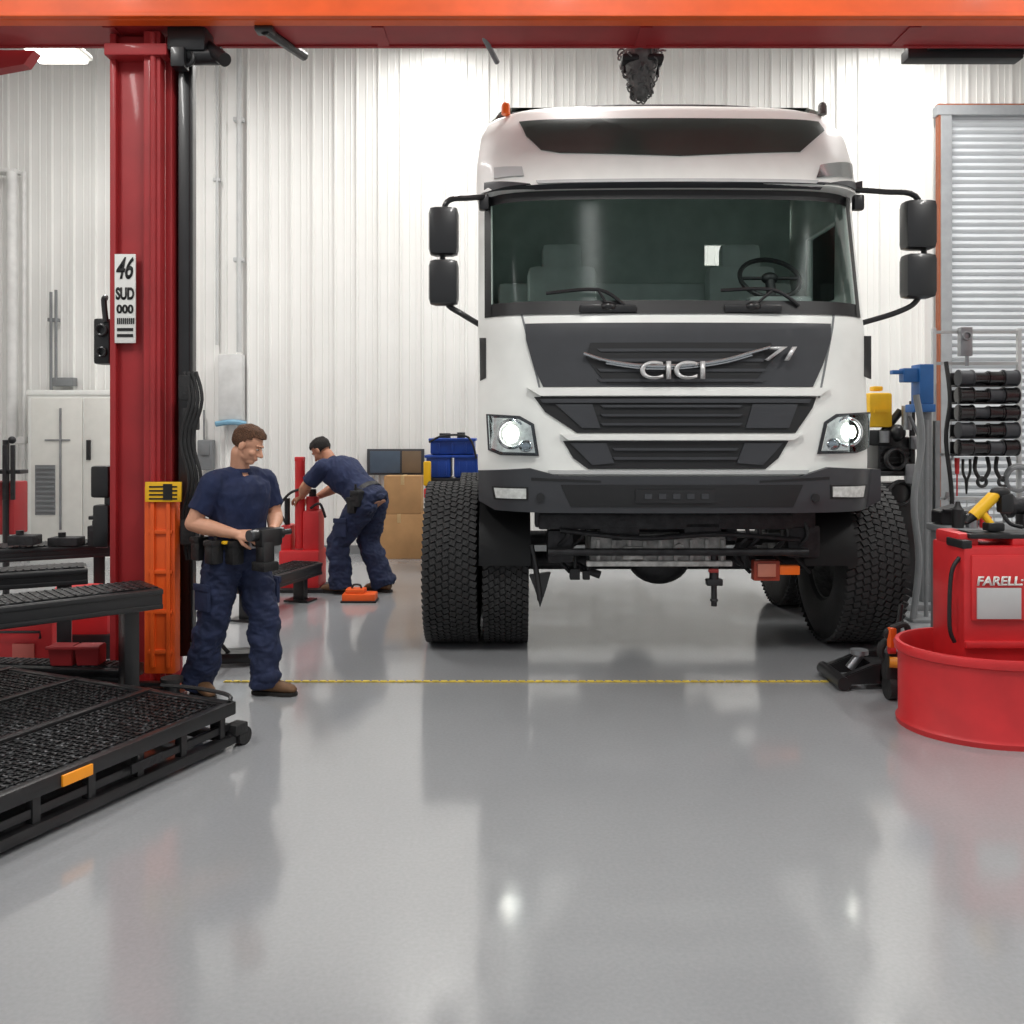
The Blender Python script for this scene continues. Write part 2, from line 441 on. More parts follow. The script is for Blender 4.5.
b=B(); patch(b,[(560,434),(802,434),(792,440),(568,440)],.045,.05); b.add('grille_trim',white,truck,ang=.5)
b=B(); patch(b,[(548,470),(808,470),(806,474),(550,474)],.03,.03); b.add('grille_edge',lgrey,truck)
for q in ([(520,312),(522,312),(543,398),(541,398)],[(835,312),(833,312),(818,398),(820,398)]):
    b=B(); patch(b,q,.003,.01); b.add('panel_seam',mgrey,truck)
b=B(); patch(b,[(479.5,338),(486,338),(486,378),(480,381)],.006,.02); b.add('corner_vent',plastd,truck)
b=B(); patch(b,[(871,336),(864,336),(864,376),(871,379)],.006,.02); b.add('corner_vent',plastd,truck)
# headlights
for q,bx,by in (([(486,414),(520,416),(534,424),(539,456),(500,455),(488,450)],512,434),([(870,412),(836,414),(824,422),(817,454),(856,453),(868,448)],846,432)):
    h=B(); patch(h,q,.01,.05); ho=h.add('headlight',plast,truck,ang=.5)
    cxm=sum(a for a,_ in q)/6; cym=sum(c for _,c in q)/6
    b=B(); patch(b,[(cxm+(a-cxm)*.86,cym+(c-cym)*.84) for a,c in q],.018,.02); b.add('reflector',M('lamp_reflector',(222,222,216),.3,metal=.3,var=.25,scale=30,es=.25),ho)
    s_=1 if bx<600 else -1
    x,z=S(bx,by); b=B(); b.torus((x,F(x,z)-.03,z),(0,1,0),.10,.014,28); b.add('lamp_ring',chrome,ho)
    b=B(); b.sph((x,F(x,z)-.02,z),(.065,.03,.065),24); b.add('lamp_bulb',lampm,ho)
    x,z=S(bx+14*s_,by+12); b=B(); b.sph((x,F(x,z)-.02,z),(.055,.025,.045),24); b.add('turn_bulb',chrome,ho)
    b=B(); patch(b,[(cxm+(a-cxm)*.92,cym+(c-cym)*.92) for a,c in q],.055,.004); b.add('lamp_lens',lens,ho)
# bumper
b=B(); patch(b,[(478.5,470),(530,468),(560,476),(798,476),(826,467),(877,469),(877,500),(862,508),(800,512),(545,512),(495,509),(479,500)],.07,.32,step=.06)
b.add('bumper',plast,truck,ang=.5)
b=B(); patch(b,[(560,484),(800,484),(790,506),(570,506)],.075,.02); b.add('bumper_intake',plastd,truck)
b=B(); patch(b,[(634,489),(712,489),(712,502),(634,502)],.085,.02); 
b.add('number_plate_holder',black,truck)
for i in range(5):
    b=B(); patch(b,[(643+i*14,493),(650+i*14,493),(650+i*14,498),(643+i*14,498)],.092,.01); b.add('holder_clip',plast,truck)
for q in ([(494,487),(526,488),(526,498),(496,497)],[(861,485),(829,486),(829,496),(859,496)]):
    h=B(); patch(h,[(a+(2 if a>500 and a<600 or a>840 else -2),c+(1.5 if c>492 else -1.5)) for a,c in q],.076,.03); ho=h.add('fog_light',plastd,truck)
    b=B(); patch(b,q,.084,.02); b.add('lamp_lens',M('fog_lens',(205,208,205),.2,var=.2,scale=30),ho)
for px in (540,812):
    b=B(); x,z=S(px,497); b.cyl((x,F(x,z)-.085,z),(x,F(x,z),z),.03); b.add('tow_socket',plastd,truck)
for q in ([(531,477),(600,480),(600,482),(531,480)],[(826,476),(757,480),(757,482),(826,479)]):
    b=B(); patch(b,q,.074,.01); b.add('bumper_crease',plastd,truck)
# roof window, visor
b=B(); patch(b,[(519,122),(600,119),(740,119),(818,122),(824,131),(800,152),(680,156),(560,153),(541,150),(526,136)],.012,.03); b.add('roof_window',M('roof_glass',(46,56,52),.3,var=.25,scale=2),truck,ang=.5)
b=B(); patch(b,[(484,183),(530,184),(535,190),(820,190),(825,184),(862,181),(862,192),(484,194)],.012,.06); b.add('sun_visor',plast,truck,ang=.5)
b=B(); patch(b,[(494,168),(522,167),(524,176),(494,179)],.015,.03); b.add('corner_lamp',lgrey,truck)
b=B(); patch(b,[(852,165),(820,165),(816,178),(852,179)],.015,.03); b.add('corner_lamp',chrome,truck)
b=B(); patch(b,[(536,181),(818,181),(816,184),(538,184)],.02,.03); b.add('visor_edge',lgrey,truck)
for sx in (-1.27,1.27):
    b=B(); b.cyl((CX+sx,7.22,4.28),(CX+sx,7.22,4.34),.035); b.sph((CX+sx,7.22,4.34),(.035,.035,.04)); b.add('marker_lamp',amber if sx<0 else castm,truck)
b=B(); b.tube([(CX-1.22,7.42,4.35),(CX-.6,7.28,4.355),(CX,7.26,4.358),(CX+.6,7.28,4.355),(CX+1.22,7.42,4.35)],.018); b.add('roof_rail',castm,truck)
# wipers
for x0_ in (548,722):
    lf=x0_<600
    b=B()
    x,z=S(608 if lf else 752,307)
    base=(x,F(x,z)-.03,z)
    b.sph(base,(.06,.04,.035)); x3,z3=S(x0_+ (50 if lf else 48),292)
    b.tube([base,(x3,F(x3,z3)-.05,z3)],.01,sub=1)
    xa,za=S(x0_-2,291 if not lf else 294); xb,zb=S(x0_+76,306)
    b.tube([(xa,F(xa,za)-.03,za),(x3,F(x3,z3)-.045,z3+.01),(xb,F(xb,zb)-.03,zb)],.014)
    b.box((base[0],base[1]+.01,base[2]-.015),(.42,.05,.06),None,.015)
    b.add('wiper',black,truck)
# mirrors
for sx,x0_,x1_,ys in ((-1,430,456,(205,254,258,304)),(1,909,937,(198,248,252,297))):
    d=6.85
    a=B()
    if sx<0: a.tube([W(487,197,7.0),W(470,198,6.9),W(447,202,6.88),W(443,230,6.9),W(443,280,6.9),W(447,303,6.88),W(462,314,6.9),W(482,326,7.0)],.022)
    else: a.tube([W(856,190,7.0),W(885,192,6.9),W(915,196,6.88),W(923,225,6.9),W(923,275,6.9),W(917,300,6.88),W(898,312,6.9),W(862,323,7.0)],.022)
    a.box(W(484 if sx<0 else 858,203,7.0),(.08,.08,.12),None,.02)
    ao=a.add('mirror_arm',black,truck)
    for k in (0,2):
        m=B(); m.pb(x0_-2,ys[k],x1_+2,ys[k+1],d-.07,.17,.05); mo=m.add('mirror',M('mirror_shell',(30,31,33),.35,coat=.3),ao)
        g=B(); A=W(x0_+3,ys[k]+4,d+.1); Bq=W(x1_-3,ys[k+1]-4,d+.1); g.box(((A.x+Bq.x)/2,d+.103,(A.z+Bq.z)/2),(abs(A.x-Bq.x),.006,abs(A.z-Bq.z))); g.add('mirror_glass',chrome,mo)
def tyre_mesh():
    b=B(); R=.645
    prof=[(.31,-.18),(.33,-.2),(.42,-.222),(.54,-.225),(.60,-.212),(.636,-.195),(.645,-.17),(.645,.17),(.636,.195),(.60,.212),(.54,.225),(.42,.222),(.33,.2),(.31,.18),(.31,-.18)]
    b.lathe(prof,(0,0,0),(1,0,0),64)
    N=72
    for i in range(N):
        for j,xc in enumerate((-.19,-.132,-.08,-.027,.027,.08,.132,.19)):
            t=2*math.pi*(i+.5*(j%2))/N
            c=Matrix.Rotation(t,3,'X')@Vector((xc,R+.003,0))
            rot=Matrix.Rotation(t,3,'X')@Matrix.Rotation(.35 if j<4 else -.35,3,'Y')
            b.box(c,(.045 if j not in(0,7) else .055,.024,.043),rot)
    me=bpy.data.meshes.new('tyre'); bmesh.ops.recalc_face_normals(b.bm,faces=b.bm.faces[:]); b.bm.to_mesh(me); b.bm.free()
    for p_ in me.polygons: p_.use_smooth=True
    me.set_sharp_from_angle(angle=.5); me.materials.append(blackr); return me
def rim_mesh():
    b=B()
    b.lathe([(.315,-.18),(.3,-.17),(.29,-.05),(.25,-.02),(.12,.02),(.1,-.06),(.0,-.07)],(0,0,0),(1,0,0),40)
    b.lathe([(.315,.18),(.3,.17),(.29,.0),(.29,-.05)],(0,0,0),(1,0,0),40)
    for i in range(10):
        t=i*.628; b.cyl((-.05,.17*math.cos(t),.17*math.sin(t)),(.03,.17*math.cos(t),.17*math.sin(t)),.014,seg=6)
    me=bpy.data.meshes.new('wheel_rim'); b.bm.to_mesh(me); b.bm.free()
    for p_ in me.polygons: p_.use_smooth=True
    me.set_sharp_from_angle(angle=.6); me.materials.append(castm); return me
TM=tyre_mesh(); RM=rim_mesh()
for xc,w,y in ((-.482,.43,7.5),(-.05,.36,7.5),(2.79,.50,7.5),(2.82,.42,9.05),(-.3,.42,9.05)):
    o=bpy.data.objects.new('wheel',RM); sc.collection.objects.link(o); o.parent=truck; o.location=Vector((xc,y,.662))-WP['truck']; o.scale=(w/.45,1,1)
    t=bpy.data.objects.new('tyre',TM); sc.collection.objects.link(t); t.parent=o
for xa,xb in ((-.25,.14),(2.2,2.6)):
    b=B(); pr=[]
    for i in range(22):
        t=math.radians(5+150*i/21); pr.append((7.5-.74*math.cos(t),.665+.74*math.sin(t)))
    v=[]
    for (y,z) in pr: v.append((b.bm.verts.new((xa,y,z)),b.bm.verts.new((xb,y,z))))
    for i in range(len(v)-1): b.bm.faces.new((v[i][0],v[i][1],v[i+1][1],v[i+1][0]))
    bmesh.ops.solidify(b.bm,geom=b.bm.faces[:],thickness=.02)
    b.add('mudguard',plastd,truck)
b=B()
for sx in (-.43,.43): b.box((CX+sx,8.5,1.05),(.08,3.5,.26),None,.01)
for y in (6.95,8.4,9.6,10.2): b.box((CX,y,1.05),(.9,.12,.2),None,.01)
b.box((CX,6.78,1.12),(2.1,.12,.2),None,.02)
b.add('chassis_frame',steeld,truck)
b=B(); b.box((CX,9.5,1.32),(2.0,1.5,.12),None,.02); b.box((CX,9.4,1.22),(.9,1.6,.1)); b.add('rear_deck',steeld,truck)
for y in (7.5,9.05):
    b=B(); b.cyl((.0,y,.665),(2.5,y,.665),.075); b.sph((CX,y,.68),(.26,.22,.21)); b.box((CX-.43,y,.8),(.14,.3,.14),None,.02); b.box((CX+.43,y,.8),(.14,.3,.14),None,.02); b.cyl((-.5,y,.665),(2.95,y,.665),.05)
    b.add('axle',steeld,truck)
for sx in (-.43,.43):
    b=B()
    for k in range(5):
        L=.62-.09*k
        b.tube([(CX+sx,7.5-L,.98-.022*k+.0),(CX+sx,7.5,.87-.022*k),(CX+sx,7.5+L,.98-.022*k)],.014,6)
    b.add('leaf_spring',steeld,truck)
b=B(); a=W(590,540,6.78); c=W(727,570,6.78)
b.box(((a.x+c.x)/2,7.02,(a.z+c.z)/2+.04),(c.x-a.x,.48,.24),None,.04)
for i in range(9): b.box((a.x+.06+i*(c.x-a.x-.1)/8,6.77,(a.z+c.z)/2+.03),(.03,.03,.18),None,.006)
b.box(((a.x+c.x)/2,6.76,(a.z+c.z)/2-.06),(c.x-a.x+.06,.06,.04),None,.008)
b.box(((a.x+c.x)/2-.2,6.75,(a.z+c.z)/2+.02),(.16,.05,.1),None,.02); b.cyl(((a.x+c.x)/2+.15,6.72,(a.z+c.z)/2+.04),((a.x+c.x)/2+.15,6.8,(a.z+c.z)/2+.04),.05)
b.add('oil_pan',panm,truck)
b=B(); b.box((CX,7.25,1.3),(1.9,.2,.5),None,.03); b.add('radiator',plastd,truck)
b=B()
b.cyl(W(548,552,6.7),W(808,552,6.7),.028); b.cyl(W(560,560,6.9),W(600,575,6.9),.03)
for px in (560,575,740,752,780,800): b.tube([W(px,515,6.75),W(px+8,535,6.72),W(px-6,552,6.8),W(px+10,572,6.9)],.016)
b.tube([W(560,530,6.7),W(640,538,6.68),W(720,534,6.7),W(800,540,6.72)],.02)
b.box(W(618,530,6.8),(.3,.2,.1),None,.02); b.box(W(700,528,6.8),(.28,.2,.12),None,.02); b.box(W(560,545,6.85),(.2,.2,.25),None,.03); b.box(W(800,540,6.85),(.25,.2,.25),None,.03)
b.box(W(745,552,6.95),(.12,.2,.22),None,.03); b.box(W(665,521,6.75),(1.9,.1,.12),None,.02)
b.add('steering_linkage',steeld,truck)
for px,dx in ((541,0),(714,0)):
    b=B(); d=6.8
    if px<600:
        b.tube([W(531,545,d),W(536,570,d),W(540,600,d)],.022); b.prism([W(529,575,d),W(551,572,d),W(546,590,d),W(540,608,d),W(535,590,d)],(0,.05,0),bev=.006)
    else:
        b.cyl(W(714,550,d),W(714,584,d),.035); b.cyl(W(714,584,d),W(714,606,d),.022); b.box(W(714,582,d),(.12,.08,.05),None,.01); b.torus(W(714,600,d),(0,0,1),.02,.012,16)
    b.add('tow_hook',black,truck)
b=B(); b.pb(709,569,719,573,6.75,.04); b.add('hook_tag',M('dull_red',(150,50,46),.5),truck)
b=B(); b.pb(754,561,780,581,6.75,.09,.008); ho=b.add('reflector_box',M('rust_red',(150,58,40),.5,var=.2),truck)
b=B(); b.pb(758,564,776,577,6.735,.015,.003); b.add('reflector_face',M('refl_red',(190,120,100),.35),ho)
b=B(); b.pb(780,566,800,575,6.76,.06,.006); b.add('side_marker',amber,truck)
for q in ((570,569,580,580),(583,571,590,580)):
    b=B(); b.pb(*q,6.8,.08,.006); b.cyl(W(q[0]+5,550,6.84),W(q[0]+5,570,6.84),.018); b.add('bracket',plastd,truck)

# ------------------------------------------------ GANTRY BEAM
gb=top('overhead_beam',(0,6.1,4.44),'long orange painted steel beam with dark red underside spanning the bay','beam')
b=B(); b.box((0,5.95,4.72),(13.6,.1,.56),None,.012); b.box((0,5.93,4.46),(13.6,.14,.03),None,.006); b.add('orange_girder',orange,gb,False)
b=B(); b.box((0,6.17,4.75),(13.6,.34,.5)); b.box((0,6.17,4.465),(13.6,.35,.03)); b.box((0,6.33,4.5),(13.6,.03,.12))
for i in range(8): b.box((-6.3+i*1.8,6.17,4.448),(.08,.3,.012))
b.add('red_girder',red,gb,False)
for px,(ax,ay),(bx_,by_) in ((0,(265,30),(304,56)),(1,(474,18),(497,62))):
    b=B(); b.cyl(W(ax,ay,6.02),W(bx_,by_,6.5),.035 if px==0 else .02,seg=10); b.box(W(ax,ay,6.03),(.12,.1,.04),None,.01); b.add('brace',black if px==0 else mgrey,gb)
b=B(); b.pb(908,47,1024,58,6.4,.12,.01); b.box((3.6,6.42,4.5),(1.3,.1,.1)); b.add('cable_rail',plastd,gb)
for x in (-6.6,6.6):
    b=B(); b.box((x,6.12,2.22),(.35,.35,4.44),None,.01); b.box((x,6.12,.02),(.6,.6,.04)); b.add('support_post',red,gb,False)
hb=top('chain_hoist',W(641,98,6.5),'black chain hoist with hanging mesh chain bag under the beam','hoist')
b=B(); 
b.lathe([(.12,.34),(.13,.33),(.125,.25),(.10,.14),(.06,.03),(.04,0),(.0,0)],W(641,98,6.5),seg=18)
for k in range(90):
    t=random.random()*6.28; h=random.random()*.34; r_=.05+.105*h/.34
    c=W(641,98,6.5)+Vector((r_*math.cos(t),r_*math.sin(t),h)); b.torus(c,(random.random()-.5,random.random()-.5,random.random()-.5),.026,.006,10)
b.add('chain_bag',castm,hb)
c=W(641,98,6.5)
b=B(); b.box((c.x,6.48,4.40),(.3,.2,.05),None,.02); b.cyl((c.x-.12,6.5,4.33),(c.x-.12,6.5,4.43),.012);b.cyl((c.x+.12,6.5,4.3),(c.x+.12,6.5,4.43),.012); b.add('trolley',plastd,hb)

# ------------------------------------------------ LIFT COLUMN
lc=top('lift_column',(W(136,0,6.1).x,6.2,0),'tall red steel vehicle lift column with orange carriage and warning label','lift column')
D=6.1
b=B(); zt=4.437
def vx(px,d=D): return (px-512)/FP*d
b.box(((vx(110)+vx(152))/2,D+.15,zt/2),(vx(152)-vx(110),.22,zt),None,.008)
b.box(((vx(110)+vx(116))/2,D+.02,zt/2),(vx(116)-vx(110),.05,zt),None,.006)
b.box(((vx(146)+vx(163))/2,D+.0,zt/2),(vx(163)-vx(146),.09,zt),None,.012)
b.box(((vx(163)+vx(170))/2,D+.14,zt/2),(vx(170)-vx(163),.2,zt),None,.006)
b.cyl((vx(156),D-.05,.05),(vx(156),D-.05,zt-.02),.02)
b.box((vx(140),D+.12,.015),(.62,.5,.03),None,.005)
b.box((vx(140),D+.05,4.3),(.42,.26,.08),None,.01)
b.add('column_post',red,lc,ang=.4)
b=B(); b.pb(144,486,175,674,5.93,.1,.012); b.pb(150,500,154,668,5.91,.03,.004); b.pb(166,500,170,668,5.91,.03,.004); 
for y in (530,570,610,650): b.pb(148,y,172,y+4,5.915,.03,.003)
b.box((vx(158,5.95),5.98,.03),(.3,.2,.06),None,.01)
co=b.add('carriage',orange,lc)
b=B(); b.pb(145,482,181,502,5.9,.02,.003); lo=b.add('warning_label',yellow,lc)
b=B()
for y in (486,490,494,498): b.pb(149,y,177,y+1.6,5.897,.004,0)
b.pb(163,484,172,500,5.895,.005,0); b.add('label_print',ink,lo,False)
b=B(); b.box((vx(181),D+.12,2.3),(.085,.12,4.2),None,.008); b.box((vx(174),D+.2,2.3),(.05,.06,4.2)); b.cyl((vx(188),D+.06,.3),(vx(188),D+.06,4.35),.012)
b.add('guide_rail',black,lc)
b=B()
for k in range(4):
    x=184+k*4
    b.tube([W(x,372,6.0),W(x+6,400,5.97),W(x-3,440,5.98),W(x+5,480,5.97),W(x-2,520,6.0),W(x+3,560,6.02)],.012)
b.pb(178,375,190,400,5.97,.08,.01); b.pb(182,408,196,430,5.97,.08,.01); b.pb(180,520,195,545,5.97,.1,.01); b.add('hydraulic_hose',blackr,lc)
b=B(); b.pb(166,22,205,50,6.02,.2,.03); b.cyl(W(190,56,6.1),W(222,56,6.1),.06); b.cyl(W(205,45,6.15),W(225,60,6.0),.045); b.torus(W(186,58,6.05),(0,1,0),.05,.015,20); b.pb(170,46,184,66,6.0,.1,.01)
b.add('drive_motor',black,lc)
b=B(); b.pb(114.5,254,135.5,343,D-.01,.012,.003); so_=b.add('sticker',whitep,lc)
text('46',.15,W(125,268,D-.012),ink,so_,'sticker_number',.002,.12,.3,bold=.02)
text('SUD',.085,W(125,293.5,D-.012),ink,so_,'sticker_word',.002,.125,0,bold=.04)
text('000',.06,W(125,309,D-.012),ink,so_,'sticker_digits',.002,.115,0,bold=.04)
b=B()
for i in range(9): b.pb(117+i*2,318,118.2+i*2,324,D-.014,.003,0)
for y in (328,334): b.pb(117,y,133,y+3,D-.014,.003,0)
b.add('sticker_print',ink,so_,False)
b=B(); b.pb(93,318,109,364,D+.1,.12,.02); b.tube([W(106,322,6.2),W(104,300,6.2),W(107,298,6.2)],.02); b.torus(W(101,330,D+.08),(0,1,0),.035,.01,16); b.torus(W(101,352,D+.08),(0,1,0),.03,.01,16); b.pb(104,330,112,350,D+.12,.05,.005); b.add('control_box',black,lc)
b=B(); b.pb(90,466,108,498,D+.1,.1,.02); b.pb(92,505,108,548,D+.1,.1,.02); b.pb(88,516,94,520,D+.12,.06); b.pb(104,470,113,545,D+.14,.05); b.add('switch_box',black,lc)

# ------------------------------------------------ PLATFORM (rotated, local coords)
ang=math.atan2(1.25,.55)
pl=top('lift_platform',(-1.55,4.95,0),'low black steel tread-plate platform with an orange reflector on its edge','platform',rot=ang,local=True)
tread=bpy.data.materials.new('tread_plate'); tread.use_nodes=True
nt=tread.node_tree;n=nt.nodes;l=nt.links;p=n['Principled BSDF']; p.inputs['Metallic'].default_value=.5; p.inputs['Roughness'].default_value=.42
tc=n.new('ShaderNodeTexCoord'); ck=n.new('ShaderNodeTexVoronoi'); ck.inputs['Scale'].default_value=26; l.new(tc.outputs['Object'],ck.inputs['Vector'])
bb=n.new('ShaderNodeBump'); bb.inputs['Strength'].default_value=.9; bb.inputs['Distance'].default_value=.01; l.new(ck.outputs['Distance'],bb.inputs['Height']); l.new(bb.outputs[0],p.inputs['Normal'])
rr=n.new('ShaderNodeValToRGB'); rr.color_ramp.elements[0].color=lin((110,112,115)); rr.color_ramp.elements[1].color=lin((32,33,35)); rr.color_ramp.elements[1].position=.4; l.new(ck.outputs['Distance'],rr.inputs[0]); l.new(rr.outputs[0],p.inputs['Base Color'])
for y0 in (.03,.62,1.2):
    b=B(); b.box((-1.2,y0+.27,.235),(2.36,.53,.02),None,.004)
    for i in range(58): 
        b.box((-2.34+i*.04,y0+.27,.248),(.012,.5,.008))
    for i in range(12): b.box((-1.2,y0+.03+i*.044,.248),(2.3,.008,.008))
    b.add('deck_panel',tread,pl,False)
b=B()
b.box((-1.2,0,.22),(2.44,.05,.07),None,.008); b.box((-1.2,.01,.12),(2.40,.03,.04),None,.005); b.box((-1.2,0,.05),(2.44,.06,.05),None,.008)
for y in (.6,1.18,1.76): b.box((-1.2,y,.2),(2.44,.05,.12),None,.008)
for i in range(9): b.box((-2.35+i*.285,.01,.13),(.04,.045,.16),None,.004)
b.box((.0,.88,.22),(.05,1.8,.07),None,.008); b.box((.0,.88,.06),(.05,1.8,.05),None,.008)
for y in (.1,.5,.9,1.3,1.7): b.box((0,y,.13),(.05,.04,.16))
b.add('platform_frame',black,pl,ang=.4)
b=B(); b.box((-.62,-.032,.135),(.2,.012,.045),None,.004); b.add('edge_plate',steeld,pl)
b=B(); b.box((-1.02,-.03,.215),(.16,.014,.05),None,.004); b.add('reflector',M('refl_orange',(240,150,30),.35,es=.1),pl)
for y in (-.01,1.7):
    b=B(); b.cyl((.08,y-.03,.05),(.08,y+.03,.05),.05); b.box((.04,y,.1),(.1,.08,.06),None,.01); b.add('roller',blackr,pl)
b=B(); b.tube([(.02,.05,.22),(.05,.05,.27),(.06,.3,.28),(.05,.55,.27)],.012); b.add('pull_handle',black,pl)

def runway(px0,py0,d0,px1,py1,d1,wd,th,label,grp,lowleg=(0,0)):
    a=W(px0,py0,d0); c=W(px1,py1,d1)
    mid=(a+c)/2
    v=c-a; L=Vector((v.x,v.y,0)).length; an=math.atan2(v.y,v.x)
    z=(a.z+c.z)/2
    e=top('lift_runway',(mid.x,mid.y,0),label,'lift runway',rot=an,local=True,group=grp)
    b=B(); b.box((0,wd/2,z-th/2),(L,wd,th),None,.01); b.box((0,.0,z-.02),(L,.02,.03),None,.004); b.box((0,.005,z-th+.01),(L,.02,.03),None,.004); b.add('runway_beam',black,e,ang=.4)
    b=B(); b.box((0,wd/2,z+.004),(L-.04,wd-.06,.01))
    k=-L/2+.05
    while k<L/2-.04: b.box((k,wd/2,z+.011),(.012,wd-.08,.006)); k+=.045
    b.add('deck_panel',tread,e,False)
    for s_,lo in ((-1,lowleg[0]),(1,lowleg[1])):
        b=B(); b.box((s_*(L/2-.14),wd/2,(z-th+lo)/2),(.09,min(.12,wd-.04),z-th-lo),None,.008); b.box((s_*(L/2-.14),wd/2,lo+.01),(.2,wd*.8,.02)); b.add('stand_leg',black,e,ang=.4)
    return e
runway(-60,612,4.75,163,590,5.52,.38,.12,'raised black steel runway arm on stands behind the low platform','lift runways',(.255,0))
runway(-60,578,5.6,88,568,5.98,.28,.1,'raised narrow black steel runway arm beside red column','lift runways')
runway(-40,549,7.1,118,546,7.6,.4,.1,'raised black steel runway arm with tread deck','lift runways')
runway(255,582,8.1,322,562,9.3,.34,.12,'black steel runway near the bending mechanic','lift runways')
runway(-40,664,5.74,128,670,5.62,.2,.08,'low black steel runway arm close to the floor','lift runways')
# small red bins standing on low runway
for px in (66,92):
    zt_=W(0,667,5.72).z+.016; x=W(px,0,5.74).x
    b=B(); b.prism([(x-.07,5.68,zt_),(x+.07,5.68,zt_),(x+.08,5.66,zt_+.13),(x-.08,5.66,zt_+.13)],(0,.11,0),bev=.006); b.box((x,5.655,zt_+.12),(.17,.02,.02),None,.005)
    b.add('parts_bin',red,None,label='small red parts bin standing on the low black runway',category='parts bin',group='red bins on the runway')
ba=top('swing_arm',(-2.5,5.9,0),'black swinging lift arm lying low at the column base','lift arm')
b=B(); b.box((-2.4,5.87,.07),(.3,.06,.08),.02,.01); b.cyl((-2.2,5.82,0),(-2.2,5.82,.12),.05); b.box((-2.28,5.84,.06),(.2,.08,.06),-.2,.01); b.add('arm_beam',black,ba)
b=B(); b.cyl((-2.2,5.82,.12),(-2.2,5.82,.15),.07); b.add('pad',blackr,ba)
b=B(); b.box((-2.02,6.75,.06),(.36,.2,.08),.1,.02); b.cyl((-1.9,6.75,0),(-1.9,6.75,.2),.04); b.tube([(-2.1,6.7,.08),(-2.15,6.6,.2),(-2.2,6.5,.35)],.015); b.add('floor_jack',black,None,label='low black floor jack standing behind the standing mechanic',category='floor jack')
tb=top('tool_chest',(W(22,0,6.3).x,6.45,0),'red metal tool box on a black stand beneath the runway','tool box')
b=B(); b.pb(-30,618,52,664,6.3,.3,.015); b.add('box_body',redb,tb)
b=B(); b.pb(-30,664,52,680,6.3,.31,.01); b.pb(-30,614,54,619,6.28,.33,.006); b.add('stand_base',black,tb)
b=B(); b.pb(12,644,34,660,6.285,.012,.002); b.add('label_plate',M('pinkred',(215,110,100),.5),tb)
b=B(); b.tube([W(-5,638,6.28),W(-5,632,6.25),W(40,632,6.25),W(40,638,6.28)],.01,sub=1); b.add('handle',black,tb)
rm=top('compressor_unit',(W(75,0,6.9).x,7.0,0),'red motor unit with black hoses behind the runways','compressor')
b=B(); b.pb(50,600,108,650,6.9,.4,.05); b.cyl(W(60,600,7.05),W(100,600,7.05),.13); b.add('tank',redb,rm)
b=B(); b.pb(46,650,112,635,6.88,.44,.01); b.box((W(79,0,6.9).x,7.1,.05),(.5,.45,.1)); b.add('foot_frame',black,rm)

# ------------------------------------------------ BACK WALL ITEMS
ec=top('electrical_cabinet',(W(69,0,12.3).x,12.5,0),'white double-door metal cabinet with louvred vent against the wall','cabinet')
b=B(); b.pb(28,393,112,553,12.3,.38,.012); b.pb(26,390,114,395,12.28,.40,.01); b.box((W(70,0,12.3).x,12.49,.04),(1.1,.36,.08)); b.add('cabinet_body',white,ec)
b=B(); b.pb(31,398,82,548,12.27,.03,.008); do=b.add('door',M('cab_door',(222,222,216),.4,var=.04),ec)
b=B(); b.pb(35,465,55,515,12.26,.012,0)
for i in range(10): b.pb(36,467+i*4.8,54,469+i*4.8,12.245,.02,.002)
b.add('vent',mgrey,do)
b=B(); b.pb(59,408,61,530,12.25,.02,.003); b.cyl(W(45,440,12.26),W(70,440,12.26),.01); b.add('door_latch',steel,do)
b=B(); b.pb(84,398,110,548,12.27,.03,.008); do=b.add('door',M('cab_door',(222,222,216)),ec)
b=B(); b.pb(86,440,90,460,12.24,.03,.005); b.add('handle',plastd,do)
def simple(name,label,cat,mat,fn,**kw):
    b=B(); fn(b); return b.add(name,mat,None,label=label,category=cat,**kw)
simple('conduit_pipe','grey vertical conduit pipe running down the ribbed wall','pipe',lgrey,lambda b:(b.cyl(W(239,20,12.65),W(239,352,12.65),.035),b.box(W(239,120,12.70),(.14,.11,.06),None,.01),b.box(W(239,260,12.70),(.14,.11,.06),None,.01)))
simple('conduit_pipe','slim grey vertical conduit on the ribbed wall','pipe',lgrey,lambda b:(b.cyl(W(217,20,12.70),W(217,345,12.70),.02),b.box(W(217,180,12.72),(.1,.07,.05),None,.01)))
jb=top('junction_box',W(229,440,12.7),'grey wall junction box with blue pipe below it','junction box')
b=B(); b.pb(218,354,242,420,12.6,.16,.02); b.add('box_body',M('wallbox',(205,206,205),.5),jb)
b=B(); b.tube([W(216,424,12.6),W(232,422,12.58),W(246,424,12.6)],.04); b.box(W(232,423,12.67),(.1,.16,.05)); b.add('blue_pipe',M('palebl',(120,165,190),.4),jb)
simple('wall_duct','pale grey vertical duct pipe on the ribbed wall','duct',M('ductm',(214,214,212),.5),lambda b:(b.cyl(W(12,172,12.55),W(12,440,12.55),.07),b.box(W(8,172,12.6),(.3,.2,.05),None,.01),b.cyl(W(24,172,12.6),W(24,553,12.6),.03),b.box(W(16,440,12.6),(.3,.1,.1),None,.02)))
simple('wall_bracket','thin grey pair of vertical rods mounted on the wall','bracket',mgrey,lambda b:(b.cyl(W(51,292,12.65),W(51,390,12.65),.02),b.cyl(W(56,290,12.65),W(56,380,12.65),.02),b.box(W(54,320,12.7),(.14,.1,.05),None,.01),b.box(W(65,382,12.7),(.3,.12,.12),None,.01)))
simple('wall_control','small blue-grey control box hung on the wall','control box',mgrey,lambda b:(b.pb(197,440,212,470,12.6,.16,.02),b.pb(200,444,209,455,12.58,.03,.005),b.cyl(W(204,410,12.7),W(204,442,12.7),.012)))
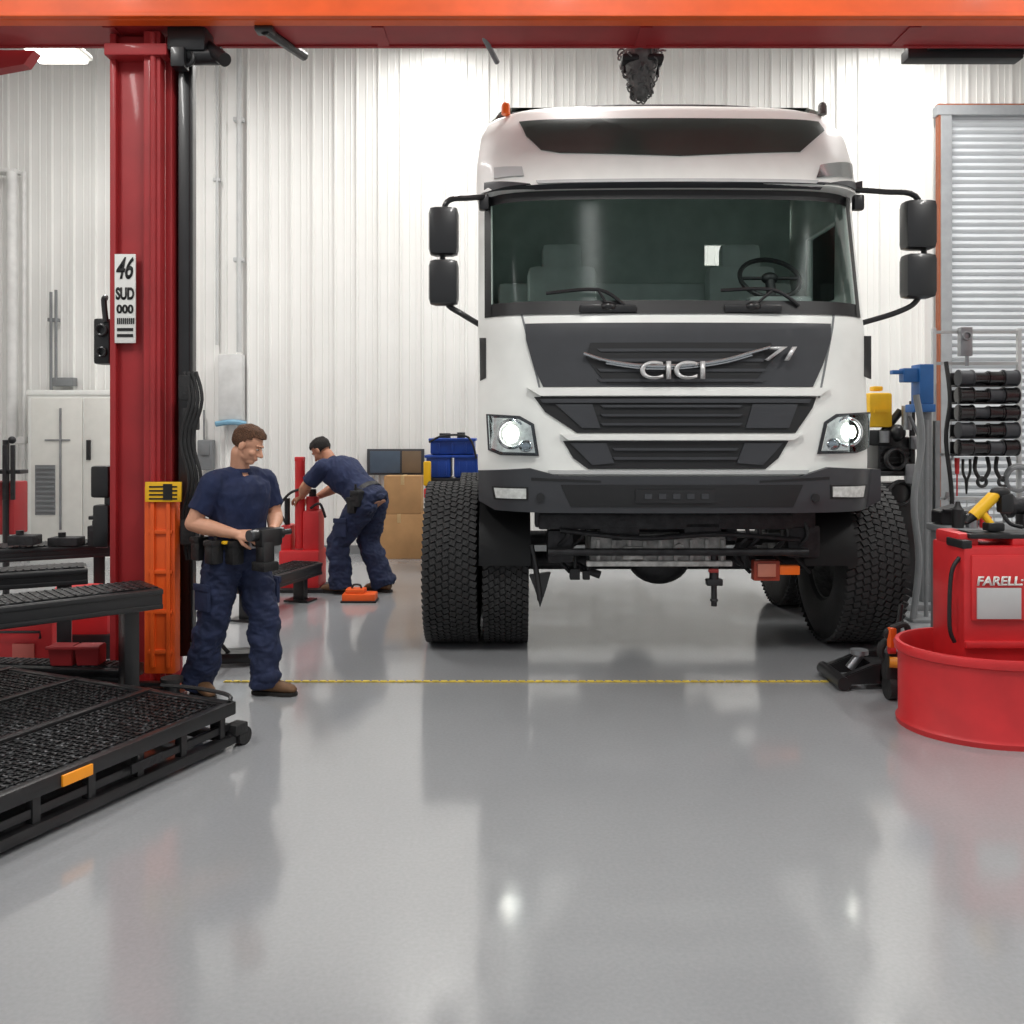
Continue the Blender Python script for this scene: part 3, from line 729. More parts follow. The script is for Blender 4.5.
ts=top('tool_stand',(W(8,0,8.5).x,8.6,0),'narrow black stand with red base holding hand tools','tool stand')
b=B(); b.cyl(W(6,440,8.5),Vector((W(6,0,8.5).x,8.5,0)),.03); b.box((W(6,0,8.5).x,8.55,.02),(.5,.4,.04),None,.01); b.pb(-15,470,20,474,8.45,.15,.005); b.add('post',black,ts)
b=B()
for px in (-4,4,12): b.pb(px-2,445,px+2,500,8.42,.03,.006)
b.sph(W(12,440,8.43),.035); b.add('hand_tools',steeld,ts)
b=B(); b.pb(-20,482,14,535,8.5,.25,.02); b.add('storage_bin',red,ts)
for px,d,w,h in ((20,7.25,26,10),(62,7.4,30,8),(96,7.45,18,20)):
    simple('support_block','black steel block resting on the runway deck','support block',steeld,lambda b:(b.pb(px-w/2,546.5-h-.5,px+w/2,546.2-.5*(px<30),d,.15,.01),b.cyl(W(px,546.5-h-1,d+.07),W(px,546.5-h-6,d+.07),.03)),group='blocks on the runway')
rp=top('hydraulic_press',(W(300,0,9.9).x,9.95,0),'red hydraulic jack stand with a tall cylinder the mechanic leans over','press')
b=B(); x=W(300,0,9.9).x; 
b.cyl((x,9.9,.45),(x,9.9,1.42),.055); b.box((x+.02,9.95,.22),(.44,.4,.44),None,.03); b.box((x+.14,9.95,.62),(.18,.3,.5),None,.03); b.box((x-.14,9.95,.56),(.12,.24,.3),None,.03); b.cyl((x+.14,9.9,.86),(x+.14,9.9,1.02),.07)
b.box((x,9.9,1.43),(.1,.1,.05),None,.01); b.add('press_body',redb,rp)
b=B(); b.box((x,9.9,.02),(.6,.5,.04),None,.01); b.cyl((x-.14,9.9,.7),(x-.14,9.9,1.0),.03); b.cyl((x+.14,9.9,1.0),(x+.14,9.9,1.1),.04); b.tube([(x+.14,9.8,.9),(x+.25,9.75,.95),(x+.3,9.8,.8)],.015); b.add('fittings',steeld,rp)
b=B(); b.tube([(x-.14,9.85,.72),(x-.2,9.8,.9),(x-.1,9.8,1.05),(x,9.85,1.1)],.014); b.add('hose',blackr,rp)
for a in ((384,476,421,514,12.2,.36),(376,514,422,559.1,12.2,.4)):
    e=top('cardboard_box',Vector((W((a[0]+a[2])/2,0,12.2).x,12.4,max(0,W(0,a[3],12.2).z))),'brown corrugated cardboard box stacked near the wall','box',group='stacked cardboard boxes')
    z1=W(0,a[1],12.2).z; z0=max(0,W(0,a[3],12.2).z)
    X0=W(a[0],0,12.2).x;X1=W(a[2],0,12.2).x
    b=B(); b.box(((X0+X1)/2,12.2+a[5]/2,(z0+z1)/2),(X1-X0,a[5],z1-z0-.004),None,.006); b.add('carton',card,e)
    b=B(); b.box(((X0+X1)/2,12.2+a[5]/2,z1-.005),(.05,a[5]+.006,.012),None,0); b.box(((X0+X1)/2,12.197,z1-.06),(.05,.004,.12)); b.add('packing_tape',M('tape',(196,166,120),.4),e)
fl=top('display_board',(W(395,0,12.65).x,12.68,W(0,474,12.65).z),'dark framed grey-blue display panel hung on the ribbed wall','board')
b=B(); b.pb(367,449,424,475,12.68,.08,.005); b.add('frame',plast,fl)
b=B(); b.pb(370,451,400,473,12.67,.02,.002); b.add('panel_face',M('panelbl',(70,84,100),.4),fl)
b=B(); b.pb(402,451,421,473,12.67,.02,.002); b.add('panel_face',M('panelbr',(110,92,72),.5),fl)
bc=top('tool_cart',(W(452,0,11.0).x,11.3,0),'black cart carrying stacked blue plastic bins with yellow fittings','cart')
X=W(452,0,11.0).x
b=B(); b.box((X,11.3,.25),(.66,.6,.06),None,.01); b.box((X,11.3,1.14),(.7,.6,.04),None,.01)
for sx in (-.3,.3):
    for sy in (-.27,.27): b.box((X+sx,11.3+sy,.68),(.05,.05,.9)); b.cyl((X+sx-.02,11.3+sy,.1),(X+sx+.02,11.3+sy,.1),.1)
b.box((X,11.3,.7),(.56,.5,.7),None,.03); b.add('cart_frame',black,bc)
for (dx,w_,z0_,h_) in ((-.17,.3,1.165,.28),(.17,.3,1.165,.28),(0,.54,1.45,.2)):
    b=B(); b.box((X+dx,11.25,z0_+h_/2),(w_,.42,h_),None,.025); b.box((X+dx,11.25,z0_+h_-.02),(w_+.04,.46,.035),None,.01)
    for k in (-1,0,1): b.box((X+dx+k*w_*.3,11.035,z0_+h_*.4),(.02,.02,h_*.6),None,.005)
    b.add('blue_bin',blue,bc)
b=B(); b.cyl((X+.1,11.2,1.64),(X+.1,11.2,1.72),.05); b.cyl((X-.1,11.2,1.64),(X-.1,11.2,1.71),.07); b.tube([(X-.28,11.0,1.6),(X-.1,10.98,1.68),(X+.2,11.0,1.66),(X+.3,11.0,1.4)],.014); b.add('cable',blackr,bc)
b=B(); b.box((X-.30,10.98,1.22),(.09,.08,.3),None,.02); b.add('yellow_fitting',yellow,bc)
b=B(); b.box((X-.27,10.98,.98),(.14,.08,.12),None,.02); b.add('red_fitting',redb,bc)

# ------------------------------------------------ RIGHT SIDE
rk=top('tool_rack',(W(985,0,9.0).x,9.1,0),'grey steel rack holding rows of small black parts bins','rack')
b=B(); zt=W(0,325,9).z
for px in (943,1030): b.box((W(px,0,9.1).x,9.3,zt/2),(.04,.04,zt),None,.005); b.box((W(px,0,9.1).x,9.3,.02),(.12,.5,.04))
for y in (330,362,455,500): b.box((W(987,0,9.1).x,9.3,W(0,y,9.1).z),(.89,.03,.03))
for px in range(949,1030,9): b.cyl(W(px,500,9.3),W(px,600,9.3),.006,seg=6)
for y in range(510,600,12): b.cyl(W(943,y,9.3),W(1030,y,9.3),.006,seg=6)
b.add('rack_frame',lgrey,rk)
for r_ in range(5):
    y=W(0,378+r_*17.6,9.0).z
    e=top('parts_tray',(W(992,0,9).x,9.12,y-.06),'row of rounded black plastic cylinder holders clipped to the steel rack','parts tray',group='black trays on the rack')
    b=B(); b.box((W(992,0,9).x,9.2,y-.07),(.60,.14,.02),None,.006); b.box((W(992,0,9).x,9.25,y),(.60,.02,.13),None,.005); b.add('tray_base',black,e)
    for k in range(4):
        xx=W(970+k*15,0,9).x; rr_=.078-.012*((r_*3+k*5)%3)
        b=B(); b.cyl((xx-.065,9.1,y+.005),(xx+.065,9.1,y+.005),rr_); b.cyl((xx-.072,9.1,y+.005),(xx-.058,9.1,y+.005),rr_+.007); b.cyl((xx+.058,9.1,y+.005),(xx+.072,9.1,y+.005),rr_+.007); b.add('cylinder_holder',M('gloss_black',(22,22,24),.25,coat=.5) if (r_+k)%3 else plast,e,ang=.5)
for px in (982,1003):
    e=top('hook_strap',W(px,488,9.24),'black rubber strap loop hanging from the rack','strap',group='straps on the rack')
    b=B(); b.tube([W(px-6,457,9.26),W(px-7,470,9.22),W(px,480,9.2),W(px+7,470,9.22),W(px+5,457,9.26)],.02); b.add('loop',blackr,e)
    b=B(); b.torus(W(px,482,9.2),(0,1,0),.045,.018,18); b.add('ring',black,e)
simple('wall_gauge','grey gauge with round dial hung on the rack','gauge',steel,lambda b:(b.pb(961,327,973,356,9.2,.08,.01),b.torus(W(967,336,9.19),(0,1,0),.04,.01,18),b.cyl(W(967,356,9.22),W(967,366,9.22),.02)))
# hand tools hanging on the rack
dH=9.24
simple('combination_wrench','long steel wrench hanging on the grey rack','wrench',steel,lambda b:(b.cyl(W(950,460,dH),W(950,492,dH),.014),b.torus(W(950,457,dH),(0,1,0),.028,.012,16),b.prism([W(946,492,dH),W(954,492,dH),W(955,500,dH),W(951.5,497,dH),W(948.5,497,dH),W(945,500,dH)],(0,.02,0))))
simple('screwdriver','red-handled screwdriver hanging on the grey rack','screwdriver',redb,lambda b:(b.cyl(W(957,458,dH),W(957,474,dH),.026,.02),b.cyl(W(957,474,dH),W(957,496,dH),.008)))
simple('pliers','black-handled pliers hanging on the grey rack','pliers',plastd,lambda b:(b.tube([W(963,459,dH),W(963,472,dH),W(966,480,dH)],.014),b.tube([W(970,459,dH),W(970,472,dH),W(967,480,dH)],.014),b.cyl(W(966.5,478,dH),W(966.5,494,dH),.022,.008)))
simple('hose_coil','coiled grey air hose hanging on the grey rack','hose',mgrey,lambda b:(b.torus(W(1018,478,dH-.02),(0,1,0),.13,.022,28),b.torus(W(1018,479,dH-.05),(0,1,.1),.12,.022,28),b.tube([W(1010,488,dH-.05),W(1004,510,dH),W(1008,540,dH)],.018)))
simple('air_hose','long black air hose hanging down beside the grey rack','hose',blackr,lambda b:b.tube([W(946,362,9.22),W(950,400,9.15),W(946,440,9.2),W(952,500,9.15),W(946,560,9.2),Vector((W(948,0,9.1).x,9.1,.03))],.022))
bp_=top('hydraulic_stand',(W(930,0,8.8).x,8.9,0),'tall grey upright stand with a blue clamp head','stand')
b=B(); x=W(929,0,8.8).x; z1=W(0,400,8.8).z
b.box((x,8.9,z1/2),(.1,.12,z1),None,.01); b.box((x+.12,8.9,z1/2-.1),(.05,.06,z1-.2),None,.006); b.box((x,8.9,.03),(.5,.4,.06),None,.01)
for k in range(12): b.box((x,8.835,.2+k*.13),(.04,.02,.05),None,.004)
b.add('upright',mgrey,bp_)
b=B(); b.pb(920,364,934,404,8.75,.2,.01); b.pb(904,368,922,382,8.78,.12,.01); b.pb(893,370,906,374,8.8,.08,.006); b.pb(914,404,936,412,8.74,.2,.01); b.add('clamp_head',M('clamp_blue',(36,96,160),.45),bp_)
bmch=top('tyre_changer',(W(893,0,9.3).x,9.5,0),'black workshop machine with shelves and hoses behind the truck wheel','machine')
b=B(); X=W(895,0,9.3).x
b.box((X,9.5,.6),(.48,.4,1.2),None,.03); b.box((X,9.5,1.3),(.52,.44,.05),None,.01); b.box((X+.02,9.5,1.5),(.36,.3,.36),None,.03)
b.cyl((X+.2,9.35,1.0),(X+.2,9.35,2.05),.03); b.cyl((X-.1,9.4,1.7),(X+.1,9.4,1.95),.04); b.sph((X+.04,9.35,1.72),.09); b.torus((X,9.28,1.45),(0,1,0),.1,.025); b.torus((X+.05,9.28,1.1),(0,1,0),.12,.02)
for k in range(5): b.box((X+.02,9.33,1.36+k*.05),(.3,.02,.015))
b.add('machine_body',black,bmch)
b=B(); b.cyl((X+.12,9.3,1.75),(X+.12,9.3,2.0),.05); b.box((X+.15,9.28,1.3),(.12,.05,.2),None,.01); b.tube([(X+.1,9.2,1.9),(X+.28,9.15,1.4),(X+.2,9.15,.9),(X+.3,9.15,.3)],.02); b.box((X+.2,9.3,1.62),(.1,.06,.14),None,.02); b.cyl((X-.12,9.28,1.62),(X-.12,9.28,1.74),.05); b.add('fittings',steel,bmch)
b=B(); c=W(882,0,9.3); b.box((c.x,9.45,W(0,410,9.3).z),(.24,.26,.36),None,.03); b.box((c.x,9.45,W(0,391,9.3).z+.03),(.1,.12,.05),None,.015); b.box((c.x,9.3,1.95),(.16,.02,.03))
b.add('yellow_canister',yellow,bmch)
b=B(); b.box((c.x,9.45,W(0,430,9.3).z-.08),(.26,.28,.16),None,.02); b.add('canister_base',plastd,bmch)
simple('flexible_hose_stand','grey flexible hose hanging on a slim floor stand','hose stand',mgrey,lambda b:(b.tube([W(916,395,8.3),W(922,440,8.25),W(914,500,8.2),W(919,560,8.2),Vector((W(913,0,8.2).x,8.2,.03))],.03,10),b.cyl((W(926,0,8.3).x,8.3,0),W(926,420,8.3),.02),b.box((W(922,0,8.3).x,8.3,.015),(.3,.3,.03),None,.008)))
wb=top('workbench',(3.75,6.55,0),'grey steel workbench with small workshop parts on top','workbench')
b=B(); z=W(0,530,6.3).z
b.box((3.75,6.55,z-.03),(1.2,.6,.05),None,.01)
for sx in (3.2,4.3):
    for sy in (6.3,6.8): b.box((sx,sy,(z-.05)/2),(.05,.05,z-.05))
b.box((3.75,6.55,.3),(1.1,.5,.04)); b.add('bench_frame',mgrey,wb,False)
zb=z-.005
for x,h,mm,nm,cat,lab in ((3.22,26,plastd,'oil_can','can','small black oil can on the grey bench'),(3.32,18,steel,'metal_tin','tin','small steel tin on the grey bench'),(3.72,34,steeld,'bench_grinder','grinder','dark metal bench grinder on the grey bench'),(3.42,15,redb,'red_bottle','bottle','small red bottle on the grey bench')):
    hh=h/138
    b=B()
    if cat=='grinder': b.box((x,6.5,zb+.05),(.12,.1,.1),None,.01); b.cyl((x-.12,6.5,zb+.16),(x+.12,6.5,zb+.16),.06); b.cyl((x-.16,6.5,zb+.16),(x-.12,6.5,zb+.16),.09); b.cyl((x+.12,6.5,zb+.16),(x+.16,6.5,zb+.16),.09)
    else: b.lathe([(0,0),(.04,0),(.04,hh*.7),(.02,hh*.85),(.015,hh),(0,hh)],(x,6.5,zb),seg=18)
    b.add(nm,mm,None,label=lab,category=cat)
for k,(x,mm) in enumerate(((3.25,black),(3.45,M('bin_grey',(96,98,100),.5)),(4.0,black))):
    b=B(); b.prism([(x-.08,6.66,zb+.005),(x+.08,6.66,zb+.005),(x+.08,6.66,zb+.15),(x-.08,6.66,zb+.10)],(0,.15,0),bev=.006); b.box((x,6.65,zb+.11),(.13,.03,.02),None,.004)
    b.add('small_bin',mm,None,label='small plastic parts bin with sloping rim on the grey bench',category='parts bin',group='bins on the bench')
# red parts washer
pw=top('parts_washer',(2.85,5.35,0),'bright red parts washer with round tub and boxy upper cabinet','parts washer')
b=B(); tx,ty=2.80,5.33
b.lathe([(0,.02),(.44,.02),(.46,.0),(.485,.0),(.49,.03),(.475,.05),(.478,.43),(.495,.44),(.50,.47),(.49,.49),(.47,.49),(.46,.45),(.455,.1),(0,.1)],(tx+.03,ty,0),seg=56,sc=(1.08,.9))
b.add('tub',redb,pw,ang=.7)
b=B(); X0=W(964,0,5.25).x
b.box((X0+.42,5.45,.69),(.84,.4,.76),None,.02); b.box((X0+.06,5.46,1.10),(.12,.30,.08),None,.02); b.box((X0+.55,5.46,1.09),(.5,.36,.05),None,.015)
b.box((X0+.42,5.24,.5),(.84,.03,.04),None,.008)
b.add('upper_cabinet',redb,pw)
b=B(); b.box((X0+.42,5.243,.83),(.76,.015,.38),None,.005); pn=b.add('front_panel',M('red_panel',(212,50,52),.45,coat=.1),pw)
b=B(); a=W(977,588,5.23); c=W(1021,619,5.23); b.box(((a.x+c.x)/2,5.23,(a.z+c.z)/2),(c.x-a.x,.01,a.z-c.z),None,.002); b.add('label_plate',lgrey,pw)
text('FARELL:',.055,W(1000,581,5.228),whitep,pw,'brand_lettering',.004,.27,.15,bold=.03)
b=B(); b.box((X0+.02,5.35,1.08),(.06,.2,.05),None,.01); b.tube([(X0+.0,5.3,1.0),(X0-.05,5.3,.9),(X0-.06,5.3,.6),(X0-.03,5.3,.5)],.012); b.box((X0+.3,5.4,1.125),(.5,.24,.03),None,.01); b.add('spout_hose',plastd,pw)
dr=top('cordless_drill',W(985,545,5.45),'yellow and black cordless drill lying on the red washer','drill')
z0=1.14
b=B(); c=W(985,0,5.42); b.cyl((c.x-.07,5.42,z0+.09),(c.x+.05,5.42,z0+.21),.036); b.cyl((c.x+.05,5.42,z0+.21),(c.x+.07,5.42,z0+.23),.03); b.cap((c.x-.03,5.42,z0+.13),(c.x+.03,5.40,z0+.04),.022,.02); b.add('drill_body',yellow,dr)
b=B(); b.cyl((c.x-.07,5.42,z0+.09),(c.x-.11,5.42,z0+.05),.028,.012); b.box((c.x+.04,5.4,z0+.03),(.1,.08,.05),None,.012); b.sph((c.x+.09,5.42,z0+.235),(.06,.035,.035)); b.box((c.x+.12,5.42,z0+.17),(.08,.07,.12),None,.02); b.tube([(c.x+.1,5.4,z0+.1),(c.x+.13,5.38,z0+.05),(c.x+.2,5.38,z0+.03)],.012); b.add('grip_and_battery',plastd,dr)
fj=top('trolley_jack',(W(862,0,6.3).x,6.3,0),'low black trolley jack with steel lifting saddle on the floor','trolley jack')
x=W(858,0,6.2).x
b=B()
for yy in (6.05,6.35): b.prism([(x-.2,yy,.03),(x+.22,yy,.05),(x+.22,yy,.2),(x+.05,yy,.17),(x-.2,yy,.07)],(0,.06,0),bev=.006)
b.box((x+.15,6.23,.1),(.14,.36,.1),None,.01); b.cyl((x-.16,6.02,.05),(x-.16,6.44,.05),.045); b.cyl((x+.18,6.02,.05),(x+.18,6.44,.05),.05); b.tube([(x+.18,6.2,.15),(x+.26,6.2,.3),(x+.30,6.2,.55)],.018)
b.add('jack_frame',black,fj)
b=B(); b.cyl((x-.05,6.23,.1),(x+.03,6.23,.2),.03); b.cyl((x+.02,6.23,.2),(x+.02,6.23,.23),.06); b.add('saddle',steel,fj)
cr=top('hose_coupling',(W(890,0,5.9).x,5.95,0),'black caster and hose cluster with red and orange couplings','hose coupling')
x=W(888,0,5.9).x
b=B(); b.cyl((x-.03,5.85,.08),(x+.03,5.85,.08),.08); b.torus((x,5.85,.32),(0,1,.2),.07,.025); b.box((x,5.85,.22),(.1,.1,.18),None,.02); b.tube([(x-.02,5.8,.4),(x-.06,5.78,.45),(x+.06,5.78,.5),(x+.1,5.8,.38)],.02); b.add('caster_frame',blackr,cr)
b=B(); b.cyl((x-.04,5.78,.26),(x+.02,5.76,.26),.035); b.add('coupling',M('coupl_amber',(220,140,40),.5),cr)
b=B(); b.box((x-.03,5.77,.42),(.05,.04,.13),.3,.012); b.add('orange_grip',orange,cr)
b=B(); b.cyl((x-.05,5.77,.34),(x-.01,5.77,.34),.025); b.add('red_coupling',redb,cr)

# ------------------------------------------------ CEILING LIGHTS
def fixture(x,y,z,L,en,lab='long white fluorescent ceiling light fixture'):
    e=top('ceiling_light',(x,y,z),lab,'ceiling light',group='ceiling lights')
    b=B(); b.box((x,y,z+.06),(.3,L,.08),None,.02); b.cyl((x,y-L/3,z+.1),(x,y-L/3,8),.01); b.cyl((x,y+L/3,z+.1),(x,y+L/3,8),.01); b.add('housing',whitep,e)
    b=B(); b.box((x,y,z),(.24,L-.06,.04),None,.01); b.add('diffuser',tubem,e)
    ld=bpy.data.lights.new('tube_light','AREA'); ld.shape='RECTANGLE'; ld.size=.3; ld.size_y=L; ld.energy=en; ld.color=(1,.985,.96)
    lo=bpy.data.objects.new('tube_light',ld); sc.collection.objects.link(lo); lo.location=(x,y,z-.04)
for x in (-4.6,.6,5.6):
    for y in (2.2,9.0): fixture(x,y,7.0,2.6,190 if y<5 else 180)
for x in (-1.05,5.3): fixture(x,11.6,7.2,1.2,60)
e=top('pendant_light',W(57,56,10),'small bright white light fixture below the red beam','light')
c=W(57,56,10)
b=B(); b.box((c.x,10,c.z+.05),(.62,.4,.06),None,.02); b.cyl((c.x,10,c.z+.07),(c.x,10,8),.012); b.add('housing',whitep,e)
b=B(); b.box((c.x,10,c.z),(.54,.34,.05),None,.02); b.add('diffuser',lampm,e)
simple('cable_bracket','dark red steel gusset bracket under the beam end','bracket',red,lambda b:(b.prism([W(-20,50,6.4),W(34,50,6.4),W(24,64,6.4),W(-20,72,6.4)],(0,.1,0))))
w=bpy.data.worlds.new('World'); sc.world=w; w.use_nodes=True
w.node_tree.nodes['Background'].inputs[0].default_value=(.95,.97,1,1); w.node_tree.nodes['Background'].inputs[1].default_value=.46

# ------------------------------------------------ PEOPLE
def remesh(b,vox,sm=3,wr=0,seed=0,ws=(9,9,5)):
    me=bpy.data.meshes.new('t'); bmesh.ops.recalc_face_normals(b.bm,faces=b.bm.faces[:]); b.bm.to_mesh(me); b.bm.free()
    o=bpy.data.objects.new('t',me); sc.collection.objects.link(o)
    m=o.modifiers.new('r','REMESH'); m.mode='VOXEL'; m.voxel_size=vox
    s_=o.modifiers.new('s','SMOOTH'); s_.factor=.5; s_.iterations=sm
    bpy.context.view_layer.update()
    r=bpy.data.meshes.new_from_object(o.evaluated_get(bpy.context.evaluated_depsgraph_get()))
    bpy.data.objects.remove(o)
    if wr:
        nr=[v.normal.copy() for v in r.vertices]
        for v,nn in zip(r.vertices,nr):
            q=Vector((v.co.x*ws[0],v.co.y*ws[1],v.co.z*ws[2]+seed))
            a=noise.noise(q+Vector((2*v.co.z,0,4*v.co.y)))
            c=1-abs(noise.noise(q*2.2+Vector((seed,5,0))))*2
            v.co+=nn*(wr*a*1.2+wr*.5*c)
    return r
def hand(b,w,d,n_,side,curl,sc_=1.0):
    w=Vector(w); d=Vector(d).normalized(); n_=Vector(n_); n_=(n_-d*n_.dot(d)).normalized(); a=d.cross(n_).normalized()*side
    k=[]
    for i in range(4):
        off=(1.5-i)*.0225
        kn=w+d*(.088-.004*abs(i-1))*sc_+a*off+n_*(-.004)
        b.cap(w+a*off*.55,kn,.017,.0135,10); k.append(kn)
    b.cap(w+d*.03-a*.015,w+d*.07-a*.01,.018,.016,10)
    for i,L in enumerate((.070,.078,.072,.056)):
        p=k[i]; spread=a*(1.5-i)*.05
        for s_,(fr,r0,r1) in enumerate(((.45,.0105,.0098),(.31,.0098,.009),(.24,.009,.0078))):
            t=curl*(s_+.6)
            dd=((d*math.cos(t)+n_*math.sin(t))+spread).normalized(); q=p+dd*L*fr*sc_*1.08
            b.cap(p,q,r0,r1,10); p=q
    p=w+d*.02+a*.022; dd=(d*.6+a*.65+n_*.35).normalized(); q=p+dd*.045; b.cap(p,q,.017,.0125,10)
    dd2=(d*.8+a*.15+n_*.6).normalized(); r_=q+dd2*.034; b.cap(q,r_,.0125,.011,10); b.cap(r_,r_+(d*.7+n_*.7).normalized()*.024,.011,.009,10)
def person(loc,rot,J,label,hair_mat,skinm,headrot,sleeve=.62,seed=0,hair_len=.012,scale=1.0,bulk=1.0,baggy=0.0,stubble=False):
    V=Vector
    hip=V(J['hip']); sh=V(J['sh']); sp=(sh-hip); side=V((0,1,0)); up=sp.normalized(); fw=side.cross(up).normalized()
    if fw.x<0: fw=-fw
    hc=V(J['head']); HR=Euler(headrot).to_matrix()
    H=lambda p: hc+HR@V(p)
    hipL=[hip+V((0,s*.095,-.02)) for s in (-1,1)]
    shl=[sh+V((0,s*.185*bulk,-.02)) for s in (-1,1)]
    def torso(b,g,t0,t1):
        prof=[(-.24,.085,.13),(-.12,.115,.168),(0,.122,.172),(.2,.118,.158),(.4,.112,.152),(.62,.128,.172),(.82,.128,.186),(.95,.108,.175),(1.03,.082,.12),(1.09,.062,.072)]
        secs=[]
        for t,dd,ww in prof:
            if t<t0-1e-6 or t>t1+1e-6: continue
            k=bulk if .1<t<1 else 1
            secs.append((hip+sp*t,fw*(dd*k+g),side*(ww*k+g)))
        b.loft(secs,32,power=2.3)
    b=B(); torso(b,-.004,-.24,1.09)
    nb=sh+up*.04
    b.cap(nb,H((-.025,0,-.075)),.064,.058,18); b.cap(sh+V((0,-.10,.0)),nb+up*.02,.05,.05); b.cap(sh+V((0,.10,.0)),nb+up*.02,.05,.05)
    b.sph(H((-.012,0,.032)),(.098,.078,.09),24,HR); b.sph(H((.028,0,-.03)),(.066,.06,.083),24,HR); b.sph(H((.055,0,-.092)),(.034,.036,.026),16,HR)
    b.sph(H((.02,0,-.07)),(.062,.055,.035),16,HR)
    b.cap(H((.09,0,.005)),H((.115,0,-.032)),.009,.0135,12); b.sph(H((.1,.011,-.037)),.009,10); b.sph(H((.1,-.011,-.037)),.009,10)
    b.sph(H((.080,0,.024)),(.018,.052,.012),16,HR); b.sph(H((.089,0,-.062)),(.011,.026,.007),12,HR); b.sph(H((.087,0,-.074)),(.011,.022,.007),12,HR)
    for s in (-1,1): b.sph(H((-.008,s*.08,-.012)),(.02,.011,.034),14,HR); b.sph(H((.06,s*.042,-.03)),(.026,.02,.022),12,HR)
    for i,s in enumerate((-1,1)):
        el=V(J['el'][i]); wr=V(J['wr'][i]); kn=V(J['kn'][i]); an=V(J['an'][i]); k=bulk
        b.cap(shl[i],el,.058*k,.045*k,16); mid=el.lerp(wr,.3); b.cap(el,mid,.045*k,.05*k,16); b.cap(mid,wr,.05*k,.030,16)
        hand(b,wr,J['hd'][i],J['hn'][i],J['hs'][i],J['curl'][i])
        b.cap(hipL[i],kn,.085,.058,18); cm=kn.lerp(an,.3); b.cap(kn,cm,.058,.058,16); b.cap(cm,an,.058,.04,16)
        ft=V(J['ft'][i]); b.cap(an+V((-.02,0,-.03)),an+ft*.12+V((0,0,-.05)),.04,.03)
    me=remesh(b,.005,2)
    pr=mkobj('person',me,skinm,None,True,1.2,origin=(0,0,0),label=label,category='person')
    pr.location=loc; pr.rotation_euler=(0,0,rot); pr.scale=(scale,)*3; WP[pr.name]=V((0,0,0))
    b=B(); torso(b,.018,-.12,1.03)
    for i in range(2):
        el=V(J['el'][i]); e2=shl[i].lerp(el,sleeve)
        b.sph(shl[i]+V((0,0,-.005)),.074*bulk,18); b.cyl(shl[i],e2,.074*bulk,.066*bulk,20)
        b.cap(sh+V((0,(.06 if i else -.06),.0)),shl[i],.075,.07*bulk,16)
    mkobj('shirt',remesh(b,.008,3,.011,seed),navy,pr,True,1.2,label='navy blue short-sleeved work shirt')
    b=B(); b.loft([(nb+up*.005,fw*.078,side*.085),(nb+up*.03,fw*.072,side*.078)],24); b.add('collar',navy,pr)
    g=baggy
    b=B()
    secs=[(hip+up*(t*.5),fw*(dd+.02+g*.5),side*(ww+.018+g*.3)) for t,dd,ww in ((-.22,.09,.14),(-.12,.118,.168),(0,.125,.172),(.16,.12,.165))]
    b.loft(secs,32,power=2.3)
    for i in range(2):
        kn=V(J['kn'][i]); an=V(J['an'][i])
        b.cap(hipL[i]+V((0,0,-.02)),kn,.112+g,.084+g,20); b.cap(kn,kn.lerp(an,.35),.084+g,.084+g,20); b.cyl(kn.lerp(an,.35),an+V((-.01,0,-.045)),.084+g,.082+g,20)
        b.sph(an+V((.0,0,.03)),(.087+g,.085+g,.05),18)
    mkobj('trousers',remesh(b,.009,3,.018,seed+3,(8,8,12)),navyt,pr,True,1.2,label='navy blue cargo work trousers')
    for i in range(2):
        kn=V(J['kn'][i]); h_=hipL[i].lerp(kn,.62); sgn=(-1,1)[i]
        b=B(); b.box(h_+V((.0,sgn*(.098+g),0)),(.14,.03,.17),None,.012); b.box(h_+V((0,sgn*(.108+g),.07)),(.15,.025,.045),None,.008); b.add('cargo_pocket',navyt,pr)
    for i in range(2):
        an=V(J['an'][i]); ft=V(J['ft'][i]).normalized(); sd=V((-ft.y,ft.x,0)); g_=V((an.x,an.y,0))
        z=lambda h:V((0,0,h))
        b=B()
        b.loft([(g_-ft*.075+z(.06),z(.035),sd*.036),(g_-ft*.04+z(.075),V((0,0,.052)),sd*.042),(g_+ft*.02+z(.08),V((0,0,.058)),sd*.044),(g_+ft*.09+z(.06),V((0,0,.038)),sd*.048),(g_+ft*.15+z(.052),V((0,0,.03)),sd*.05),(g_+ft*.19+z(.045),V((0,0,.024)),sd*.042),(g_+ft*.215+z(.038),V((0,0,.012)),sd*.022)],20,power=2.4)
        b.cap(g_+z(.09),an+V((-.005,0,.06)),.05,.05,16)
        bo=mkobj('boot',remesh(b,.006,3),boot,pr,True,1.2)
        b=B(); b.prism([g_+ft*a_+sd*c_+z(.0) for a_,c_ in ((-.09,-.025),(-.06,-.04),(.04,-.04),(.13,-.052),(.19,-.045),(.222,-.015),(.222,.015),(.19,.045),(.13,.052),(.04,.04),(-.06,.04),(-.09,.025))],(0,0,.026),bev=.004)
        b.add('sole',sole,bo)
    b=B(); hb_=hip+up*.06
    b.loft([(hb_-up*.024,fw*(.156+g*.4),side*(.203+g*.2)),(hb_+up*.024,fw*(.154+g*.4),side*(.2+g*.2))],32,power=2.3); bel=b.add('belt',leather,pr)
    b=B(); b.box(hb_+fw*(.158+g*.4),(.015,.06,.05),Euler((0,math.atan2(sp.x,sp.z),0)).to_matrix(),.006); b.add('buckle',steel,bel)
